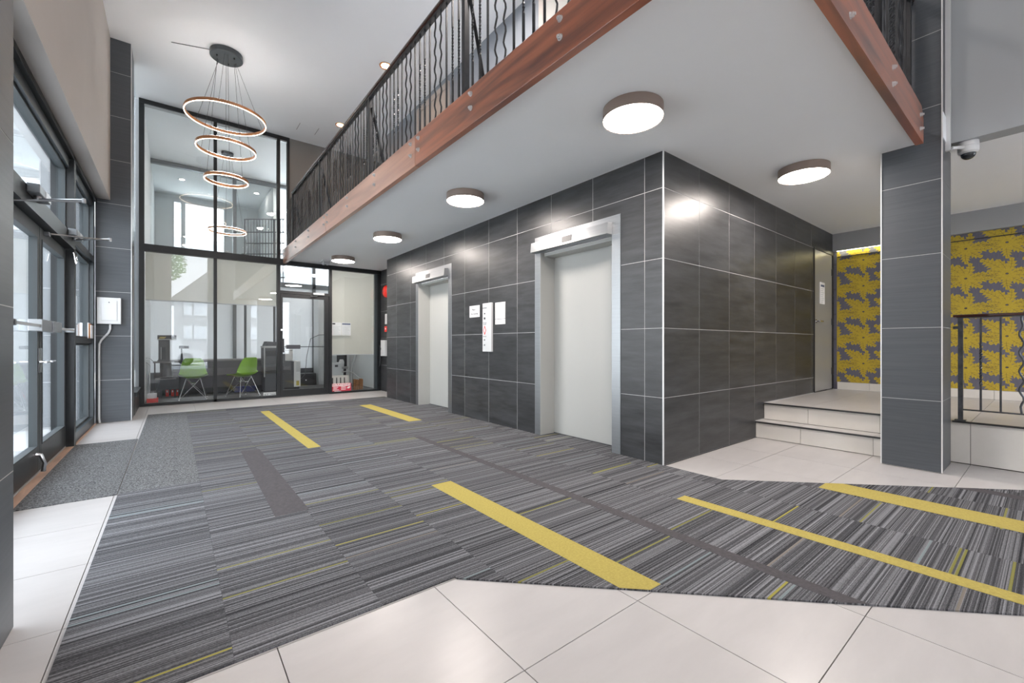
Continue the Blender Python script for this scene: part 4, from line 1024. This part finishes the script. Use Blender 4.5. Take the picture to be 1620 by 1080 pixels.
boxobj('body', 'plastic_dark', t, 1.98, 2.20, 10.95, 11.4, .05, .66, bev=.006); boxobj('side_panel', 'plastic_white', t, 2.20, 2.34, 10.95, 11.4, .07, .67, bev=.004); boxobj('label_panel', 'plastic_gray', t, 2.25, 2.33, 10.94, 10.952, .42, .65); boxobj('yellow_tag', 'carpet_yellow', t, 2.25, 2.31, 10.94, 10.952, .10, .21); boxobj('foot', 'plastic_black', t, 2.0, 2.32, 10.98, 11.35, .0, .05)
t = thing('desktop_printer', 'white desktop printer sitting on the copier body', 'printer', (2.06, 11.15, .672))
boxobj('body', 'plastic_white', t, 1.985, 2.19, 11.0, 11.4, .672, .90, bev=.01); boxobj('lid', 'plastic_gray', t, 1.985, 2.19, 11.0, 11.4, .902, .94, bev=.008)
t = thing('tall_cabinet', 'white cupboard with bar handles at the right office wall', 'cabinet', (3.3, 12.2, 0))
boxobj('carcass', 'paint_wall_white', t, 2.99, 3.79, 11.95, 12.48, 0, 2.3); d_ = boxobj('door', 'paint_wall_white', t, 3.02, 3.38, 11.93, 11.95, .42, 1.42, bev=.003)
boxobj('handle', 'alu', d_, 3.07, 3.082, 11.90, 11.93, .78, 1.05); d_ = boxobj('drawer', 'paint_wall_white', t, 3.02, 3.38, 11.93, 11.95, .08, .39, bev=.003); boxobj('handle', 'alu', d_, 3.1, 3.3, 11.90, 11.93, .29, .30)
t = thing('black_case', 'black open case on the floor under the office rear window', 'case', (2.75, 12.2, 0))
boxobj('case', 'plastic_black', t, 2.50, 2.95, 12.0, 12.4, 0, .30, bev=.01); boxobj('lid', 'plastic_dark', t, 2.50, 2.95, 12.38, 12.42, .30, .36)
boxobj('white_tag', 'paper', t, 2.68, 2.71, 11.995, 12.001, .12, .15)
bm = NB(); tube(bm, [(2.35, 10.93, .25), (2.5, 11.2, .35), (2.62, 11.6, .75), (2.78, 11.9, 1.2), (2.98, 11.92, 1.30), (3.2, 11.92, 1.32)], .007, 6); tag(obj('power_cord', bm, 'plastic_black', None), 'black cord hanging across the office seen through the door', 'cable')
# utility corner below the right shade
t = thing('appliance', 'pale appliance with a small display below the right roller shade', 'appliance', (3.02, 10.7, 0))
boxobj('body', 'plastic_white', t, 2.90, 3.16, 10.55, 10.9, 0, .62, bev=.01); boxobj('display', 'plastic_dark', t, 3.0, 3.07, 10.544, 10.552, .52, .57); boxobj('top_unit', 'plastic_gray', t, 2.95, 3.06, 10.6, 10.85, .62, .80, bev=.01)
t = thing('dark_screen', 'dark screen behind the pale appliance under the right shade', 'screen', (3.3, 11.2, .45))
boxobj('panel', 'plastic_black', t, 3.0, 3.48, 11.2, 11.23, .48, .95); boxobj('shelf', 'plastic_gray', t, 3.0, 3.48, 11.12, 11.24, .44, .47); boxobj('stand', 'desk_dark', t, 3.40, 3.44, 11.14, 11.22, 0, .44)
bm = NB(); lathe(bm, 3.30, 11.05, [(0, .50), (.06, .50), (.065, .62), (.04, .68), (0, .68)], 20); tag(obj('white_flask', bm, 'plastic_white', None, smooth=True), 'white flask in front of the dark screen', 'flask')
boxobj('flask_shelf', 'plastic_gray', t, 3.25, 3.45, 10.98, 11.14, .485, .499)
t = thing('slotted_crate', 'pale slotted crate standing behind the warning sign', 'crate', (2.9, 10.0, 0))
bm = NB()
rr = [(2.70, 3.14, 0, .36)]
for k in range(4): 
    nr = []
    for q in rr: nr += minus([q], (2.77+.085*k, 2.795+.085*k, .10, .31))
    rr = nr
for r in rr: slab(bm, 'y', 9.95, 9.97, r)
obj('front', bm, 'tile_riser', t); boxobj('inside', 'plastic_black', t, 2.71, 3.13, 9.99, 10.15, 0, .34)
t = thing('wood_offcuts', 'bundle of brown wooden boards leaning under the right shade', 'boards', (3.41, 10.1, 0))
for k in range(5):
    bm = NB(); x = 3.28+.05*k; prism(bm, [(x, 0), (x+.035, 0), (x+.042+.01*(k % 2), .25-.012*(k % 3)), (x+.002+.01*(k % 2), .25-.012*(k % 3))], 'y', 10.05+.02*k, 10.12+.02*k); obj('board', bm, 'wood_brown', t)
bm = NB(); tube(bm, [(3.172, 10.7, .38), (3.22, 10.6, .40), (3.32, 10.5, .41), (3.42, 10.5, .36), (3.60, 10.5, .20), (3.64, 10.5, .002)], .012, 8); tag(obj('white_hose', bm, 'plastic_white', None, smooth=True), 'white hose curving above the wooden boards', 'hose')
for k in range(2):
    bm = NB(); tube(bm, [(3.66-.06*k, 11.0, .80), (3.56-.06*k, 11.0, .45), (3.56-.06*k, 11.0, .02)], .012, 8); tag(obj('grey_pipe', bm, 'plastic_gray', None), ('right', 'left')[k]+' of two grey pipes behind the wooden boards', 'pipe')

# ================================================================== OUTSIDE
struct('ground', 'paving', -30, -.95, -30, 30, -.30, -.03)
struct('ground', 'paving', -.95, 30, -30, -4.3, -.30, -.03)
struct('ground', 'paving', -.95, 30, 12.65, 30, -.30, -.03)
bm = NB(); box(bm, -1.9, -.96, 7.98, 8.36, -.03, 6.0); box(bm, -1.75, -1.6, 8.36, 12.0, -.03, 6.0)
obj('wall_outside', bm, 'render_pale', None, kind='structure')
b = thing('street_building', 'pale building across the paving outside the entrance', 'building', (-8, 22, 0))
boxobj('wall', 'render_pale', b, -16, -2.4, 22, 26, 0, 3.4); boxobj('plinth', 'brick_gray', b, -16, -2.4, 21.9, 22, 0, .45)
for k in range(5): boxobj('window', 'window_pale', b, -15+2.5*k, -13.6+2.5*k, 21.95, 22.0, .95, 2.4)
def tree(x, y, h, r, lab, seed):
    t = thing('street_tree', lab, 'tree', (x, y, 0)); rs = random.Random(seed)
    bm = NB(); tube(bm, [(x, y, 0), (x+.1, y, h*.4), (x, y+.1, h*.7)], [.14, .10, .05], 10); obj('trunk', bm, 'bark', t)
    bm = NB()
    for k in range(1500):
        while True:
            p = Vector((rs.uniform(-1, 1), rs.uniform(-1, 1), rs.uniform(-1, 1)))
            if .25 < p.length < 1: break
        p = Vector((x, y, h*.75))+Vector((p.x*r, p.y*r, p.z*r*.8)); a = Vector((rs.uniform(-1, 1), rs.uniform(-1, 1), rs.uniform(-1, 1))).normalized(); u, v = frame_of(a); s = .11
        bm.faces.new([bm.verts.new(p+u*s), bm.verts.new(p+v*s*.5), bm.verts.new(p-u*s), bm.verts.new(p-v*s*.5)])
    obj('foliage', bm, 'leaf', t, kind='stuff')
tree(-4.2, 19.0, 5.6, 1.7, 'green street tree seen through the entrance transom', 1)
tree(-.85, -12.0, 7.6, 1.5, 'street tree behind the lobby, mirrored in the office glass', 2)
# house and car across the street behind the camera (mirrored in the office glass)
h = thing('brick_house', 'grey gabled house across the street, mirrored in the office glass', 'house', (3.4, -15.5, 0))
boxobj('wall', 'brick_gray', h, .04, 5.2, -18, -13.8, 0, 3.95)
bm = NB(); prism(bm, [(-.25, 3.72), (5.5, 3.72), (2.6, 6.5)], 'y', -18.2, -13.55); obj('roof', bm, 'roof', h)
for zz in (1.45, 2.9):
    for x0, x1 in ((.55, .85), (1.05, 1.62), (2.2, 2.95), (3.8, 4.7)):
        f_ = boxobj('window', 'plastic_white', h, x0-.05, x1+.05, -13.8, -13.74, zz-.05, zz+.75); boxobj('pane', 'window_pale', f_, x0, x1, -13.745, -13.73, zz, zz+.7)
c = thing('parked_car', 'white parked car on the street, mirrored in the office glass', 'car', (-.8, -9, 0))
bm = NB(); prism(bm, [(-2.9, .25), (1.25, .25), (1.3, .62), (1.0, .80), (.45, .86), (.25, 1.40), (-.1, 1.46), (-2.3, 1.46), (-2.85, .95), (-2.95, .6)], 'y', -9.85, -8.2); obj('body', bm, 'car_white', c)
boxobj('side_window', 'glass_dark', c, -1.6, -.05, -8.205, -8.19, .92, 1.34); boxobj('side_window', 'glass_dark', c, -2.3, -1.7, -8.205, -8.19, .92, 1.34)
for x in (-2.1, .5):
    bm = NB(); cyl(bm, (x, -8.35, .31), (x, -8.15, .31), .32, 24); wl = obj('wheel', bm, 'plastic_black', c); bm = NB(); cyl(bm, (x, -8.16, .31), (x, -8.13, .31), .18, 20); obj('hub', bm, 'chrome', wl)
n_ = thing('neighbour_building', 'pale building with shingle roof outside the far office window', 'building', (1, 30, 0))
boxobj('wall', 'render_pale', n_, -4, 8, 30, 34, 0, 7.0); bm = NB(); prism(bm, [(27.2, 5.2), (30, 6.2), (30, 6.1), (27.2, 5.1)], 'x', -1, 6); obj('roof', bm, 'roof', n_)
